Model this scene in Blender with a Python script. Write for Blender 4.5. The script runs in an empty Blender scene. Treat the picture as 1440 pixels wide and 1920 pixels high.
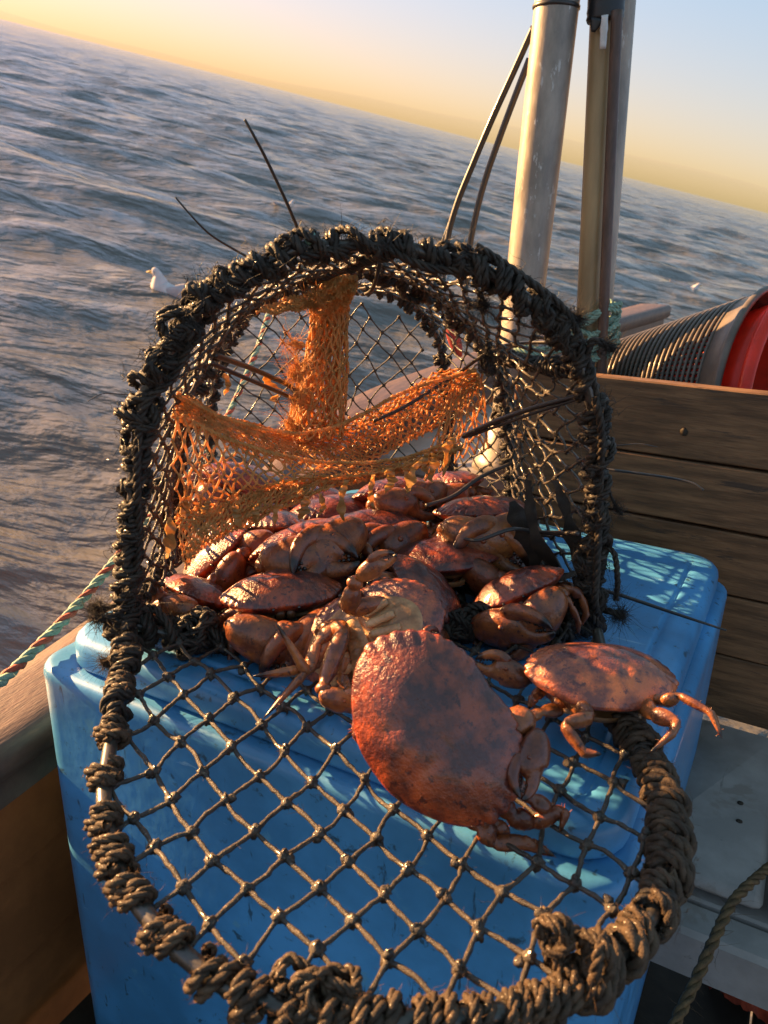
import bpy, math, random
import numpy as np
from mathutils import Matrix, Vector
rng = np.random.default_rng(7); random.seed(7)
S = bpy.context.scene; COL = S.collection
# ---------------------------------------------------------------- camera, world, sun
F = 1468.0                                             # focal length in pixels of the 1440x1920 photograph
def nz(v): v = np.asarray(v, float); return v/np.linalg.norm(v)
def camray(x, y): return nz([x-720., 960.-y, -F])
bX = -camray(-2174, 350); bY = camray(1572, 453); bZ = nz(np.cross(bX, bY)); bY = np.cross(bZ, bX)
R = np.array([bX, bY, bZ])                             # camera axes -> boat axes (x starboard, y forward, z up)
H = .42; CAM = np.array([0, 0, H])                     # the lid of the crate is boat z = 0
r0 = math.radians(14.2); hp = (960-217.5)*math.cos(r0); pit = math.atan(hp/F)
up_c = np.array([math.sin(r0)*math.cos(pit), math.cos(r0)*math.cos(pit), math.sin(pit)])
up_b = R @ up_c                                        # true vertical in the heeling boat
fwd_b = R @ np.array([0, 0, -1.]); fh = nz(fwd_b - up_b*(fwd_b@up_b)); rt = np.cross(fh, up_b)
B3 = np.array([rt, fh, up_b])                          # boat -> world (camera looks along world +y)
BM = Matrix([list(B3[i])+[0] for i in range(3)]+[[0, 0, 0, 1]])
cam = bpy.data.objects.new('camera', bpy.data.cameras.new('camera')); COL.objects.link(cam); S.camera = cam
cr = B3 @ R
cl = B3 @ CAM
cam.matrix_world = Matrix([list(cr[i])+[cl[i]] for i in range(3)]+[[0, 0, 0, 1]])
cam.data.sensor_fit = 'VERTICAL'; cam.data.sensor_height = 36; cam.data.lens = F/1920*36
cam.data.clip_start = .02; cam.data.clip_end = 20000
cam.data.dof.use_dof = True; cam.data.dof.focus_distance = .88; cam.data.dof.aperture_fstop = 11
SUN_AZ, SUN_EL = math.radians(-66), math.radians(9)   # to the left of where the camera looks
sd = Vector((math.sin(SUN_AZ)*math.cos(SUN_EL), math.cos(SUN_AZ)*math.cos(SUN_EL), math.sin(SUN_EL)))
sun = bpy.data.objects.new('sun', bpy.data.lights.new('sun', 'SUN')); COL.objects.link(sun)
sun.rotation_euler = sd.to_track_quat('Z', 'Y').to_euler()
sun.data.energy = 5.0; sun.data.angle = math.radians(.6); sun.data.color = (1, .56, .22)
W = bpy.data.worlds.new('World'); S.world = W; W.use_nodes = True
nt = W.node_tree; bg = nt.nodes['Background']; sky = nt.nodes.new('ShaderNodeTexSky')
sky.sky_type = 'NISHITA'; sky.sun_disc = False; sky.sun_elevation = math.radians(6); sky.sun_rotation = SUN_AZ
sky.air_density = 1.0; sky.dust_density = .9; sky.ozone_density = 1.8; sky.altitude = 0
sp = nt.nodes.new('ShaderNodeSeparateColor'); cb = nt.nodes.new('ShaderNodeCombineColor'); nt.links.new(sky.outputs[0], sp.inputs[0])
for i, (g_, k_) in enumerate(((.48, .93), (.40, 1.07), (.62, 1.10))):           # film-like compression of the bright evening sky
    pw = nt.nodes.new('ShaderNodeMath'); pw.operation = 'POWER'; pw.inputs[1].default_value = g_; nt.links.new(sp.outputs[i], pw.inputs[0])
    ml = nt.nodes.new('ShaderNodeMath'); ml.operation = 'MULTIPLY'; ml.inputs[1].default_value = k_; nt.links.new(pw.outputs[0], ml.inputs[0]); nt.links.new(ml.outputs[0], cb.inputs[i])
tcw = nt.nodes.new('ShaderNodeTexCoord'); sx = nt.nodes.new('ShaderNodeSeparateXYZ'); nt.links.new(tcw.outputs['Generated'], sx.inputs[0])
hz = nt.nodes.new('ShaderNodeMapRange'); hz.interpolation_type = 'SMOOTHSTEP'; hz.inputs[1].default_value = -.02; hz.inputs[2].default_value = .26; hz.inputs[3].default_value = 1; hz.inputs[4].default_value = 0; nt.links.new(sx.outputs[2], hz.inputs[0])
wm = nt.nodes.new('ShaderNodeMix'); wm.data_type = 'RGBA'; wm.blend_type = 'MULTIPLY'; wm.inputs[7].default_value = (1.32, .98, .80, 1); wm.clamp_factor = False   # warm evening haze low down, all the way round
nt.links.new(hz.outputs[0], wm.inputs[0]); nt.links.new(cb.outputs[0], wm.inputs[6]); nt.links.new(wm.outputs[2], bg.inputs[0]); bg.inputs[1].default_value = .102
S.view_settings.view_transform = 'Standard'; S.view_settings.look = 'None'
S.view_settings.gamma = 1; S.view_settings.use_curve_mapping = False; S.view_settings.exposure = 2.25
# ---------------------------------------------------------------- helpers
def rb(x, y): return R @ camray(x, y)
def onz(x, y, z): r = rb(x, y); return CAM + r*((z-H)/r[2])
def ony(x, y, Y): r = rb(x, y); return CAM + r*(Y/r[1])
def onx(x, y, X): r = rb(x, y); return CAM + r*(X/r[0])
def at(x, y, d): return CAM + rb(x, y)*d
def onpl(x, y, P0, N): r = rb(x, y); return CAM + r*(((P0-CAM)@N)/(r@N))
ZB = np.array([0, 0, 1.])
def unit(a): return a/np.maximum(np.linalg.norm(a, axis=-1, keepdims=True), 1e-9)
def spline(pts, n):
    p = np.asarray(pts, float); m = len(p)
    q = np.vstack([2*p[0]-p[1], p, 2*p[-1]-p[-2]])
    t = np.linspace(0, m-1-1e-6, n); i = t.astype(int); f = (t-i)[:, None]
    a, b, c, d = q[i], q[i+1], q[i+2], q[i+3]
    return .5*((2*b)+(-a+c)*f+(2*a-5*b+4*c-d)*f**2+(-a+3*b-3*c+d)*f**3)
def resample(p, ds):
    L = np.r_[0, np.cumsum(np.linalg.norm(np.diff(p, axis=0), axis=1))]
    n = max(3, int(L[-1]/ds)+1); t = np.linspace(0, L[-1], n)
    return np.stack([np.interp(t, L, p[:, k]) for k in range(p.shape[1])], 1), t
def frames(p):
    T = unit(np.gradient(p, axis=0)); N = np.zeros_like(T)
    a = np.array([0, 0, 1.]) if abs(T[0, 2]) < .9 else np.array([1., 0, 0])
    v = np.cross(T[0], a); v /= np.linalg.norm(v); N[0] = v
    for i in range(1, len(p)):
        v = v - T[i]*(v@T[i]); v /= max(np.linalg.norm(v), 1e-9); N[i] = v
    return T, N, np.cross(T, N)
class MB:
    def __init__(s): s.v = []; s.c = []; s.q = []; s.t = []; s.qm = []; s.tm = []; s.n = 0
    def add(s, v, q=None, t=None, col=(1, 1, 1), m=0):
        v = np.asarray(v, float).reshape(-1, 3); s.v.append(v)
        c = np.ones((len(v), 3)); c[:] = col; s.c.append(c)
        if q is not None and len(q): q = np.asarray(q)+s.n; s.q.append(q); s.qm.append(np.full(len(q), m))
        if t is not None and len(t): t = np.asarray(t)+s.n; s.t.append(t); s.tm.append(np.full(len(t), m))
        s.n += len(v)
    def build(s, name, mats, parent=None, smooth=True):
        v = np.concatenate(s.v); c = np.concatenate(s.c)
        q = np.concatenate(s.q) if s.q else np.zeros((0, 4), int); t = np.concatenate(s.t) if s.t else np.zeros((0, 3), int)
        me = bpy.data.meshes.new(name); me.vertices.add(len(v)); me.vertices.foreach_set('co', v.ravel().astype('f'))
        me.loops.add(q.size+t.size); me.loops.foreach_set('vertex_index', np.r_[q.ravel(), t.ravel()].astype('i'))
        me.polygons.add(len(q)+len(t))
        me.polygons.foreach_set('loop_start', np.r_[np.arange(len(q))*4, q.size+np.arange(len(t))*3].astype('i'))
        mi = np.concatenate((s.qm if s.q else [])+(s.tm if s.t else []) or [np.zeros(0)])
        me.polygons.foreach_set('material_index', mi.astype('i'))
        me.polygons.foreach_set('use_smooth', np.full(len(q)+len(t), smooth))
        me.update(calc_edges=True)
        at_ = me.color_attributes.new('Col', 'FLOAT_COLOR', 'POINT')
        at_.data.foreach_set('color', np.c_[c, np.ones(len(c))].ravel().astype('f'))
        for m in (mats if isinstance(mats, (list, tuple)) else [mats]): me.materials.append(m)
        o = bpy.data.objects.new(name, me); COL.objects.link(o)
        if parent is not None: o.parent = parent
        return o
def grid_faces(nu, nv, wrap=False):                    # rows nu, columns nv (wrap closes the columns)
    i, j = np.meshgrid(np.arange(nu-1), np.arange(nv if wrap else nv-1), indexing='ij'); j2 = (j+1) % nv
    return np.stack([i*nv+j, i*nv+j2, (i+1)*nv+j2, (i+1)*nv+j], -1).reshape(-1, 4)
def tubes(mb, P, r, sides=6, col=(1, 1, 1), cap=True, m=0):      # P[M,K,3], many short tubes at once
    P = np.asarray(P, float); M, K, _ = P.shape; r = np.broadcast_to(r, (M, K))
    T = unit(np.gradient(P, axis=1)); ref = np.zeros((M, 1, 3)); md = unit((P[:, -1]-P[:, 0]))
    ref[np.arange(M), 0, np.argmin(np.abs(md), axis=1)] = 1
    N = unit(np.cross(T, np.broadcast_to(ref, T.shape))); Bn = np.cross(T, N)
    a = np.arange(sides)*2*np.pi/sides
    V = P[:, :, None]+r[:, :, None, None]*(np.cos(a)[None, None, :, None]*N[:, :, None]+np.sin(a)[None, None, :, None]*Bn[:, :, None])
    f = grid_faces(K, sides, True)[None]+(np.arange(M)*K*sides)[:, None, None]
    cc = np.asarray(col, float)
    if cc.ndim == 2: cc = np.repeat(cc, K*sides, axis=0)
    mb.add(V.reshape(-1, 3), q=f.reshape(-1, 4), col=cc, m=m)
def sweep(mb, path, ra, rbb, ref=None, sides=12, col=(1, 1, 1), m=0, cap=True):  # elliptic tube, ra along ref
    p = np.asarray(path, float); K = len(p)
    if ref is None: T, N, Bn = frames(p)
    else:
        T = unit(np.gradient(p, axis=0)); N = np.broadcast_to(np.asarray(ref, float), T.shape); N = unit(N-T*(N*T).sum(1, keepdims=True)); Bn = np.cross(T, N)
    ra = np.broadcast_to(ra, (K,)); rbb = np.broadcast_to(rbb, (K,)); a = np.arange(sides)*2*np.pi/sides
    V = p[:, None]+(ra[:, None]*np.cos(a))[..., None]*N[:, None]+(rbb[:, None]*np.sin(a))[..., None]*Bn[:, None]
    cc = np.asarray(col, float)
    if cc.ndim == 2: cc = np.repeat(cc, sides, axis=0)
    V = V.reshape(-1, 3); t = []
    if cap:
        V = np.vstack([V, p[0], p[-1]]); j = np.arange(sides); j2 = (j+1) % sides; n0 = K*sides
        t = np.vstack([np.stack([np.full(sides, n0), j2, j], 1), np.stack([np.full(sides, n0+1), n0-sides+j, n0-sides+j2], 1)])
        if cc.ndim == 2: cc = np.vstack([cc, cc[:1], cc[-1:]])
    mb.add(V, q=grid_faces(K, sides, True), t=t, col=cc, m=m)
def rope(mb, path, rad, nstr=3, pitch=None, col=(1, 1, 1), ds=None, sides=6, jit=.06, col2=None):
    p, s = resample(np.asarray(path, float), ds or rad*.6); T, N, Bn = frames(p)
    pitch = pitch or rad*6.5; out = []
    for k in range(nstr):
        a = 2*np.pi*(s/pitch+k/nstr); off = rad*.5
        q = p+off*(np.cos(a)[:, None]*N+np.sin(a)[:, None]*Bn)+rng.normal(0, rad*jit, p.shape)*.6
        rr = rad*.56*(1+jit*2*np.sin(s/rad*.7+k*2.1)+rng.normal(0, jit, len(s)))
        c = col if (col2 is None or k) else col2
        T2, N2, B2 = T, N, Bn
        aa = np.arange(sides)*2*np.pi/sides
        V = q[:, None]+(rr[:, None]*np.cos(aa))[..., None]*N[:, None]+(rr[:, None]*np.sin(aa))[..., None]*Bn[:, None]
        mb.add(V.reshape(-1, 3), q=grid_faces(len(p), sides, True), col=np.asarray(c)*(1+.0*k))
    return p
def fuzz(mb, pts, n, L, r=.00022, col=(1, 1, 1), up=None):
    pts = np.asarray(pts).reshape(-1, 3); P0 = pts[rng.integers(0, len(pts), n)]
    d = unit(rng.normal(size=(n, 3))); l = L*rng.uniform(.3, 1.3, (n, 1)); b = rng.normal(size=(n, 3))*1.0; c3 = rng.normal(size=(n, 3))*1.3
    K = np.linspace(0, 1, 5)[None, :, None]
    P = P0[:, None]+(d[:, None]*K+b[:, None]*K**2+c3[:, None]*np.sin(K*5)*.3)*l[:, None]*.75
    tubes(mb, P, r*np.array([1, .95, .85, .65, .3])[None], 3, col)
def lumps(mb, P, r, col=(1, 1, 1), stretch=None, amp=.22):      # knobbly little knots
    n = len(P)
    if n == 0: return
    th = np.linspace(0, np.pi, 6); ph = np.arange(8)*2*np.pi/8
    u = np.stack([np.outer(np.sin(th), np.cos(ph)), np.outer(np.sin(th), np.sin(ph)), np.outer(np.cos(th), np.ones(8))], -1).reshape(-1, 3)
    rr = np.broadcast_to(np.asarray(r, float).reshape(-1, 1, 1), (n, 1, 1))*(1+rng.normal(0, amp, (n, len(u), 1)))
    V = np.asarray(P)[:, None]+u[None]*rr
    if stretch is not None: V = np.asarray(P)[:, None]+(V-np.asarray(P)[:, None])*np.asarray(stretch)
    f = grid_faces(6, 8, True)[None]+(np.arange(n)*48)[:, None, None]
    mb.add(V.reshape(-1, 3), q=f.reshape(-1, 4), col=col)
def loft(prof, pts, mb, col=(1, 1, 1), m=0): pass
def tag(o, label=None, cat=None, group=None, kind=None):
    if label: o['label'] = label
    if cat: o['category'] = cat
    if group: o['group'] = group
    if kind: o['kind'] = kind
    return o
BOAT = []
def empty(name, loc=(0, 0, 0)):
    o = bpy.data.objects.new(name, None); COL.objects.link(o); o.location = loc; o.empty_display_size = .05; BOAT.append(o); return o
def thing(name, label, cat, base=(0, 0, 0), group=None):
    return tag(empty(name, base), label, cat, group)
def kids(o, *objs):                                    # geometry is in boat coordinates: shift it under its thing's base
    for c in objs:
        c.parent = o; c.location = -Vector(o.location)
def boxm(mb, x0, x1, y0, y1, z0, z1, bev=.004, col=(1, 1, 1), m=0, wob=0):
    b = min(bev, (x1-x0)*.45, (y1-y0)*.45, (z1-z0)*.45)
    bm_pts = []
    for z, i in ((z0, b), (z0+b, 0), (z1-b, 0), (z1, b)):
        for cx, cy, a0 in ((x1, y1, 0), (x0, y1, 90), (x0, y0, 180), (x1, y0, 270)):
            for a in (0, 45, 90):
                t = math.radians(a0+a); sx = 1 if cx == x1 else -1; sy = 1 if cy == y1 else -1
                bm_pts.append((cx-sx*b+math.cos(t)*max(b-i, 0), cy-sy*b+math.sin(t)*max(b-i, 0), z))
    V = np.array(bm_pts)
    if wob: V = V+rng.normal(0, wob, V.shape)
    n = 12; q = grid_faces(4, n, True)
    t = [(36, 36+k, 37+k) for k in range(1, 11)]+[(0, k+1, k) for k in range(1, 11)]
    mb.add(V, q=q, t=t, col=col, m=m)
# ---------------------------------------------------------------- materials
def mat(name, base, rough=.5, spec=.5, coat=0, metal=0, vary=.25, vscale=30, stretch=(1, 1, 1), bump=.0, bscale=120, usecol=True,
        base2=None, spots=None, trans=0, detail=5, coatr=.15, vlo=.4, vhi=.65, rvar=.0, scratch=None, pust=0):
    m = bpy.data.materials.new(name); m.use_nodes = True; t = m.node_tree; n = t.nodes; l = t.links; p = n['Principled BSDF']
    tc = n.new('ShaderNodeTexCoord'); mp = n.new('ShaderNodeMapping'); l.new(tc.outputs['Object'], mp.inputs[0]); mp.inputs['Scale'].default_value = stretch
    no = n.new('ShaderNodeTexNoise'); no.inputs['Scale'].default_value = vscale; no.inputs['Detail'].default_value = detail; no.inputs['Roughness'].default_value = .62
    l.new(mp.outputs[0], no.inputs['Vector'])
    mr = n.new('ShaderNodeMapRange'); mr.inputs[1].default_value = vlo; mr.inputs[2].default_value = vhi; l.new(no.outputs[0], mr.inputs[0])
    mx = n.new('ShaderNodeMix'); mx.data_type = 'RGBA'; l.new(mr.outputs[0], mx.inputs[0])
    b2 = base2 or tuple(c*(1-vary) for c in base)
    mx.inputs[6].default_value = (*b2, 1); mx.inputs[7].default_value = (*base, 1); out = mx.outputs[2]
    if spots:
        sc, thr, scol = spots
        n2 = n.new('ShaderNodeTexNoise'); n2.inputs['Scale'].default_value = sc; n2.inputs['Detail'].default_value = 6; n2.inputs['Roughness'].default_value = .7; l.new(mp.outputs[0], n2.inputs['Vector'])
        r2 = n.new('ShaderNodeMapRange'); r2.inputs[1].default_value = thr; r2.inputs[2].default_value = thr+.06; l.new(n2.outputs[0], r2.inputs[0])
        m2 = n.new('ShaderNodeMix'); m2.data_type = 'RGBA'; l.new(r2.outputs[0], m2.inputs[0]); l.new(out, m2.inputs[6]); m2.inputs[7].default_value = (*scol, 1); out = m2.outputs[2]
    if scratch:
        for k_, (st_, sc_, thr_, col_) in enumerate(scratch):
            mq = n.new('ShaderNodeMapping'); l.new(tc.outputs['Object'], mq.inputs[0]); mq.inputs['Scale'].default_value = st_; mq.inputs['Rotation'].default_value = (.3*k_, .2, .5*k_)
            n4 = n.new('ShaderNodeTexNoise'); n4.inputs['Scale'].default_value = sc_; n4.inputs['Detail'].default_value = 7; n4.inputs['Roughness'].default_value = .65; n4.inputs['Distortion'].default_value = .4; l.new(mq.outputs[0], n4.inputs['Vector'])
            r4 = n.new('ShaderNodeMapRange'); r4.inputs[1].default_value = thr_; r4.inputs[2].default_value = thr_+.05; r4.inputs[4].default_value = .75; l.new(n4.outputs[0], r4.inputs[0])
            m4 = n.new('ShaderNodeMix'); m4.data_type = 'RGBA'; l.new(r4.outputs[0], m4.inputs[0]); l.new(out, m4.inputs[6]); m4.inputs[7].default_value = (*col_, 1); out = m4.outputs[2]
    if usecol:
        at_ = n.new('ShaderNodeAttribute'); at_.attribute_name = 'Col'
        m3 = n.new('ShaderNodeMix'); m3.data_type = 'RGBA'; m3.blend_type = 'MULTIPLY'; m3.inputs[0].default_value = 1
        l.new(out, m3.inputs[6]); l.new(at_.outputs[0], m3.inputs[7]); out = m3.outputs[2]
    l.new(out, p.inputs['Base Color'])
    p.inputs['Roughness'].default_value = rough; p.inputs['Specular IOR Level'].default_value = spec; p.inputs['Metallic'].default_value = metal
    p.inputs['Coat Weight'].default_value = coat; p.inputs['Coat Roughness'].default_value = coatr
    if rvar:
        r3 = n.new('ShaderNodeMapRange'); r3.inputs[3].default_value = rough-rvar; r3.inputs[4].default_value = rough+rvar; l.new(no.outputs[0], r3.inputs[0]); r3.inputs[1].default_value = .35; r3.inputs[2].default_value = .7; l.new(r3.outputs[0], p.inputs['Roughness'])
    if bump:
        nb = n.new('ShaderNodeTexNoise'); nb.inputs['Scale'].default_value = bscale; nb.inputs['Detail'].default_value = 4; l.new(mp.outputs[0], nb.inputs['Vector'])
        bp = n.new('ShaderNodeBump'); bp.inputs['Strength'].default_value = bump; bp.inputs['Distance'].default_value = .002; l.new(nb.outputs[0], bp.inputs['Height']); l.new(bp.outputs[0], p.inputs['Normal'])
        if pust:
            vo = n.new('ShaderNodeTexVoronoi'); vo.inputs['Scale'].default_value = pust; l.new(mp.outputs[0], vo.inputs['Vector']); b2_ = n.new('ShaderNodeBump'); b2_.invert = True; b2_.inputs['Strength'].default_value = .35; b2_.inputs['Distance'].default_value = .0015
            l.new(vo.outputs['Distance'], b2_.inputs['Height']); l.new(bp.outputs[0], b2_.inputs['Normal']); l.new(b2_.outputs[0], p.inputs['Normal'])
    if trans:
        tr = n.new('ShaderNodeBsdfTranslucent'); l.new(out, tr.inputs[0]); ms = n.new('ShaderNodeMixShader'); ms.inputs[0].default_value = trans
        l.new(p.outputs[0], ms.inputs[1]); l.new(tr.outputs[0], ms.inputs[2]); l.new(ms.outputs[0], n['Material Output'].inputs[0])
    return m
M_rope = mat('weathered_black_rope', (.046, .030, .018), .62, .4, coat=.15, vary=.6, vscale=60, bump=.8, bscale=900, trans=.06)
M_wrap = mat('brown_weathered_rope', (.105, .064, .035), .68, .35, coat=.1, vary=.6, vscale=70, bump=.8, bscale=900, trans=.06)
M_twine = mat('dark_net_twine', (.066, .043, .026), .5, .5, coat=.35, vary=.6, vscale=90, bump=.7, bscale=1200, spots=(260, .6, (.30, .21, .12)))  # pale specks: highlights and sandy fuzz painted into the twine colour
M_orange = mat('orange_net_twine', (.95, .50, .15), .5, .5, coat=.2, vary=.3, vscale=60, bump=.6, bscale=1000, trans=.5)
M_weed = mat('pale_weed', (.75, .42, .13), .4, .5, coat=.3, vary=.45, vscale=60, trans=.55)
M_steel = mat('wet_steel_bar', (.09, .075, .06), .35, .5, vary=.6, vscale=60, metal=.2, coat=.4)
M_float = mat('faded_red_float', (.30, .03, .025), .5, .4, vary=.4, vscale=60)
M_green = mat('green_polyrope', (.34, .52, .40), .55, .4, vary=.4, vscale=80, bump=.5, bscale=900, trans=.15)
M_blue = mat('blue_plastic', (.07, .30, .60), .42, .5, vary=.3, vscale=7, spots=(46, .605, (.03, .09, .15)), scratch=[((1, 1, .16), 90, .63, (.02, .045, .06)), ((.2, 1, 1), 70, .67, (.30, .50, .66)), ((1, 1, 1), 16, .63, (.10, .30, .46))], bump=.25, bscale=55, rvar=.12, coat=.25, coatr=.35)
M_galv = mat('galvanised_steel', (.40, .34, .28), .48, .5, metal=.15, vary=.45, vscale=26, stretch=(1, 1, .35), spots=(90, .6, (.50, .47, .43)), bump=.25, bscale=90, rvar=.12)
M_pipe = mat('bronzed_pipe', (.46, .31, .15), .45, .5, metal=.1, vary=.4, vscale=18, stretch=(1, 1, .2), bump=.15, bscale=90)
M_tape = mat('black_tape', (.015, .015, .017), .4, .5, vary=.3)
M_scuff = mat('worn_aluminium_patch', (.7, .68, .66), .45, .5, vary=.3, metal=.2)
M_wood = mat('bulkhead_board', (.235, .120, .055), .62, .35, vary=.55, vscale=14, stretch=(.7, 1, 6), spots=(11, .60, (.07, .042, .026)), scratch=[((.15, 1, 1), 60, .66, (.27, .145, .07)), ((1, 1, 1), 26, .68, (.03, .02, .014))], bump=.5, bscale=70, detail=8)
M_rail = mat('painted_gunwale', (.125, .068, .046), .5, .45, vary=.4, vscale=22, stretch=(5, 1, 1), bump=.5, bscale=60, coat=.1)
M_hull = mat('ochre_hull_paint', (.34, .12, .035), .6, .35, vary=.35, vscale=9, bump=.3, bscale=60)
M_grey = mat('grey_deck_paint', (.34, .30, .27), .6, .4, scratch=[((1, .12, 1), 40, .66, (.12, .10, .08)), ((1, 1, 1), 9, .60, (.22, .18, .15))], vary=.3, vscale=10, spots=(60, .7, (.08, .07, .06)), bump=.3, bscale=90)
M_dark = mat('dark_bilge_boards', (.05, .035, .022), .7, .3, vary=.5, vscale=12, bump=.4, bscale=60)
M_basket = mat('grey_plastic_basket', (.14, .11, .085), .5, .45, vary=.35, vscale=30, bump=.2, coat=.15)
M_red = mat('red_plastic_basket', (.92, .07, .03), .4, .5, vary=.2, vscale=22, trans=.5, coat=.2)
M_tan = mat('olive_rope', (.15, .085, .030), .65, .4, vary=.5, vscale=90, bump=.6, bscale=800)
M_cable = mat('black_cable', (.03, .025, .022), .45, .5, coat=.2, vary=.3)
M_shell = mat('brown_crab_shell', (.26, .058, .019), .30, .5, coat=.6, coatr=.14, base2=(.060, .016, .014), vscale=42, vlo=.42, vhi=.60, spots=(125, .555, (.05, .011, .010)), bump=.45, bscale=700, detail=9, pust=260)
M_limb = mat('crab_limb', (.35, .105, .025), .33, .5, coat=.45, coatr=.2, base2=(.12, .031, .013), spots=(150, .57, (.07, .018, .012)), detail=8, vscale=50, vlo=.38, vhi=.66, bump=.5, bscale=330, trans=.08)
M_belly = mat('crab_belly', (.50, .29, .14), .45, .5, coat=.3, base2=(.24, .12, .05), vscale=40, bump=.5, bscale=260)
M_eye = mat('crab_eye', (.01, .008, .008), .15, .6, coat=.5)
M_gull = mat('gull_feathers', (.64, .58, .58), .8, .2, vary=.15, vscale=30)
M_beak = mat('gull_beak', (.7, .45, .12), .5, .4, vary=.1)
# ---------------------------------------------------------------- sea
def sea():
    cz = cl[2]-1.5
    az = np.radians(np.linspace(-80, 80, 850)); n = 1500
    rr = 1.0*np.exp(np.linspace(0, math.log(9000/1.0), n))
    Rr, A = np.meshgrid(rr, az, indexing='ij'); X = Rr*np.sin(A); Y = Rr*np.cos(A)-.0
    Z = np.zeros_like(X); DX = np.zeros_like(X); DY = np.zeros_like(X)
    cell = Rr*math.log(9000)/n
    g = np.random.default_rng(11); base = math.radians(262)
    lams = np.geomspace(.22, 9, 58)
    for k, lam in enumerate(lams):
        d = base+g.normal(0, .55 if lam < 2 else .4); kx, ky = math.cos(d)*2*np.pi/lam, math.sin(d)*2*np.pi/lam
        a = .0072*lam**.80*g.uniform(.5, 1.4)*(.4 if lam < .6 else 1.12)
        if lam > 4: a *= .6
        w = np.clip((lam/np.maximum(cell, 1e-6)-2.2)/3, 0, 1)
        ph = kx*X+ky*Y+g.uniform(0, 6.28); s = np.sin(ph); c = np.cos(ph)
        Z += w*a*c; DX -= w*a*.75*math.cos(d)*s; DY -= w*a*.75*math.sin(d)*s
    V = np.stack([X+DX+cl[0], Y+DY+cl[1], Z+cz], -1).reshape(-1, 3)
    mb = MB(); mb.add(V, q=grid_faces(n, len(az))[:, ::-1])
    # the coarse remainder of the disc behind the camera
    a2 = np.radians(np.linspace(80, 280, 60)); r2 = np.array([1, 3, 12, 60, 400, 9000]); R2, A2 = np.meshgrid(r2, a2, indexing='ij')
    mb.add(np.stack([R2*np.sin(A2)+cl[0], R2*np.cos(A2)+cl[1], np.full_like(R2, cz)], -1).reshape(-1, 3), q=grid_faces(6, 60)[:, ::-1])
    m = bpy.data.materials.new('sea_water'); m.use_nodes = True; t = m.node_tree; nn = t.nodes; l = t.links; p = nn['Principled BSDF']
    p.inputs['Base Color'].default_value = (.130, .120, .108, 1); p.inputs['Roughness'].default_value = .09; p.inputs['IOR'].default_value = 1.36
    tc = nn.new('ShaderNodeTexCoord'); hs = []
    for sc, st, rot in ((.5, (1, 2.3, 1), .05), (1.8, (1, 2.3, 1), .15), (6, (1, 2.0, 1), -.25)):
        mp = nn.new('ShaderNodeMapping'); mp.inputs['Scale'].default_value = st; mp.inputs['Rotation'].default_value = (0, 0, rot); l.new(tc.outputs['Object'], mp.inputs[0])
        no = nn.new('ShaderNodeTexNoise'); no.inputs['Scale'].default_value = sc; no.inputs['Detail'].default_value = 5; no.inputs['Distortion'].default_value = .3; l.new(mp.outputs[0], no.inputs['Vector']); hs.append((no, 1/sc))
    prev = None
    for no, d in hs:
        bp = nn.new('ShaderNodeBump'); bp.inputs['Strength'].default_value = .75; bp.inputs['Distance'].default_value = d*.27; l.new(no.outputs[0], bp.inputs['Height'])
        if prev: l.new(prev.outputs[0], bp.inputs['Normal'])
        prev = bp
    l.new(prev.outputs[0], p.inputs['Normal'])
    o = mb.build('sea', m); o['kind'] = 'structure'
    return cz
SEA = sea()
def seapt(x, y, dz=0):
    r = cr @ camray(x, y); return np.array(cl)+r*((SEA+dz-cl[2])/r[2])
# ---------------------------------------------------------------- far low cloud bank
def cloudbank():
    mb = MB(); n = 240; az = np.radians(np.linspace(-95, 95, n)); D = 8600
    top = 95+45*np.sin(az*3.1+.4)+22*np.sin(az*9+1)+10*np.sin(az*31)+130*np.clip((az+.35)/1.0, 0, 1)
    rows = []
    for f, dd in ((0, 0), (.3, -60), (.7, -40), (.93, 40), (1, 150), (.9, 500), (.5, 800), (0, 900)):
        rows.append(np.stack([(D+dd)*np.sin(az), (D+dd)*np.cos(az), SEA-5+(top+5)*f], -1))
    mb.add(np.array(rows).reshape(-1, 3), q=grid_faces(8, n))
    m = bpy.data.materials.new('distant_mist'); m.use_nodes = True; t = m.node_tree; t.nodes.clear()
    o_ = t.nodes.new('ShaderNodeOutputMaterial'); tr = t.nodes.new('ShaderNodeBsdfTransparent'); df = t.nodes.new('ShaderNodeBsdfDiffuse'); mx = t.nodes.new('ShaderNodeMixShader')
    df.inputs[0].default_value = (.80, .55, .60, 1); mx.inputs[0].default_value = .045
    t.links.new(tr.outputs[0], mx.inputs[1]); t.links.new(df.outputs[0], mx.inputs[2]); t.links.new(mx.outputs[0], o_.inputs[0])
    o = mb.build('cloud_bank', m); o['kind'] = 'structure'; o['label'] = 'low mauve bank of cloud along the sea horizon'
cloudbank()
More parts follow.
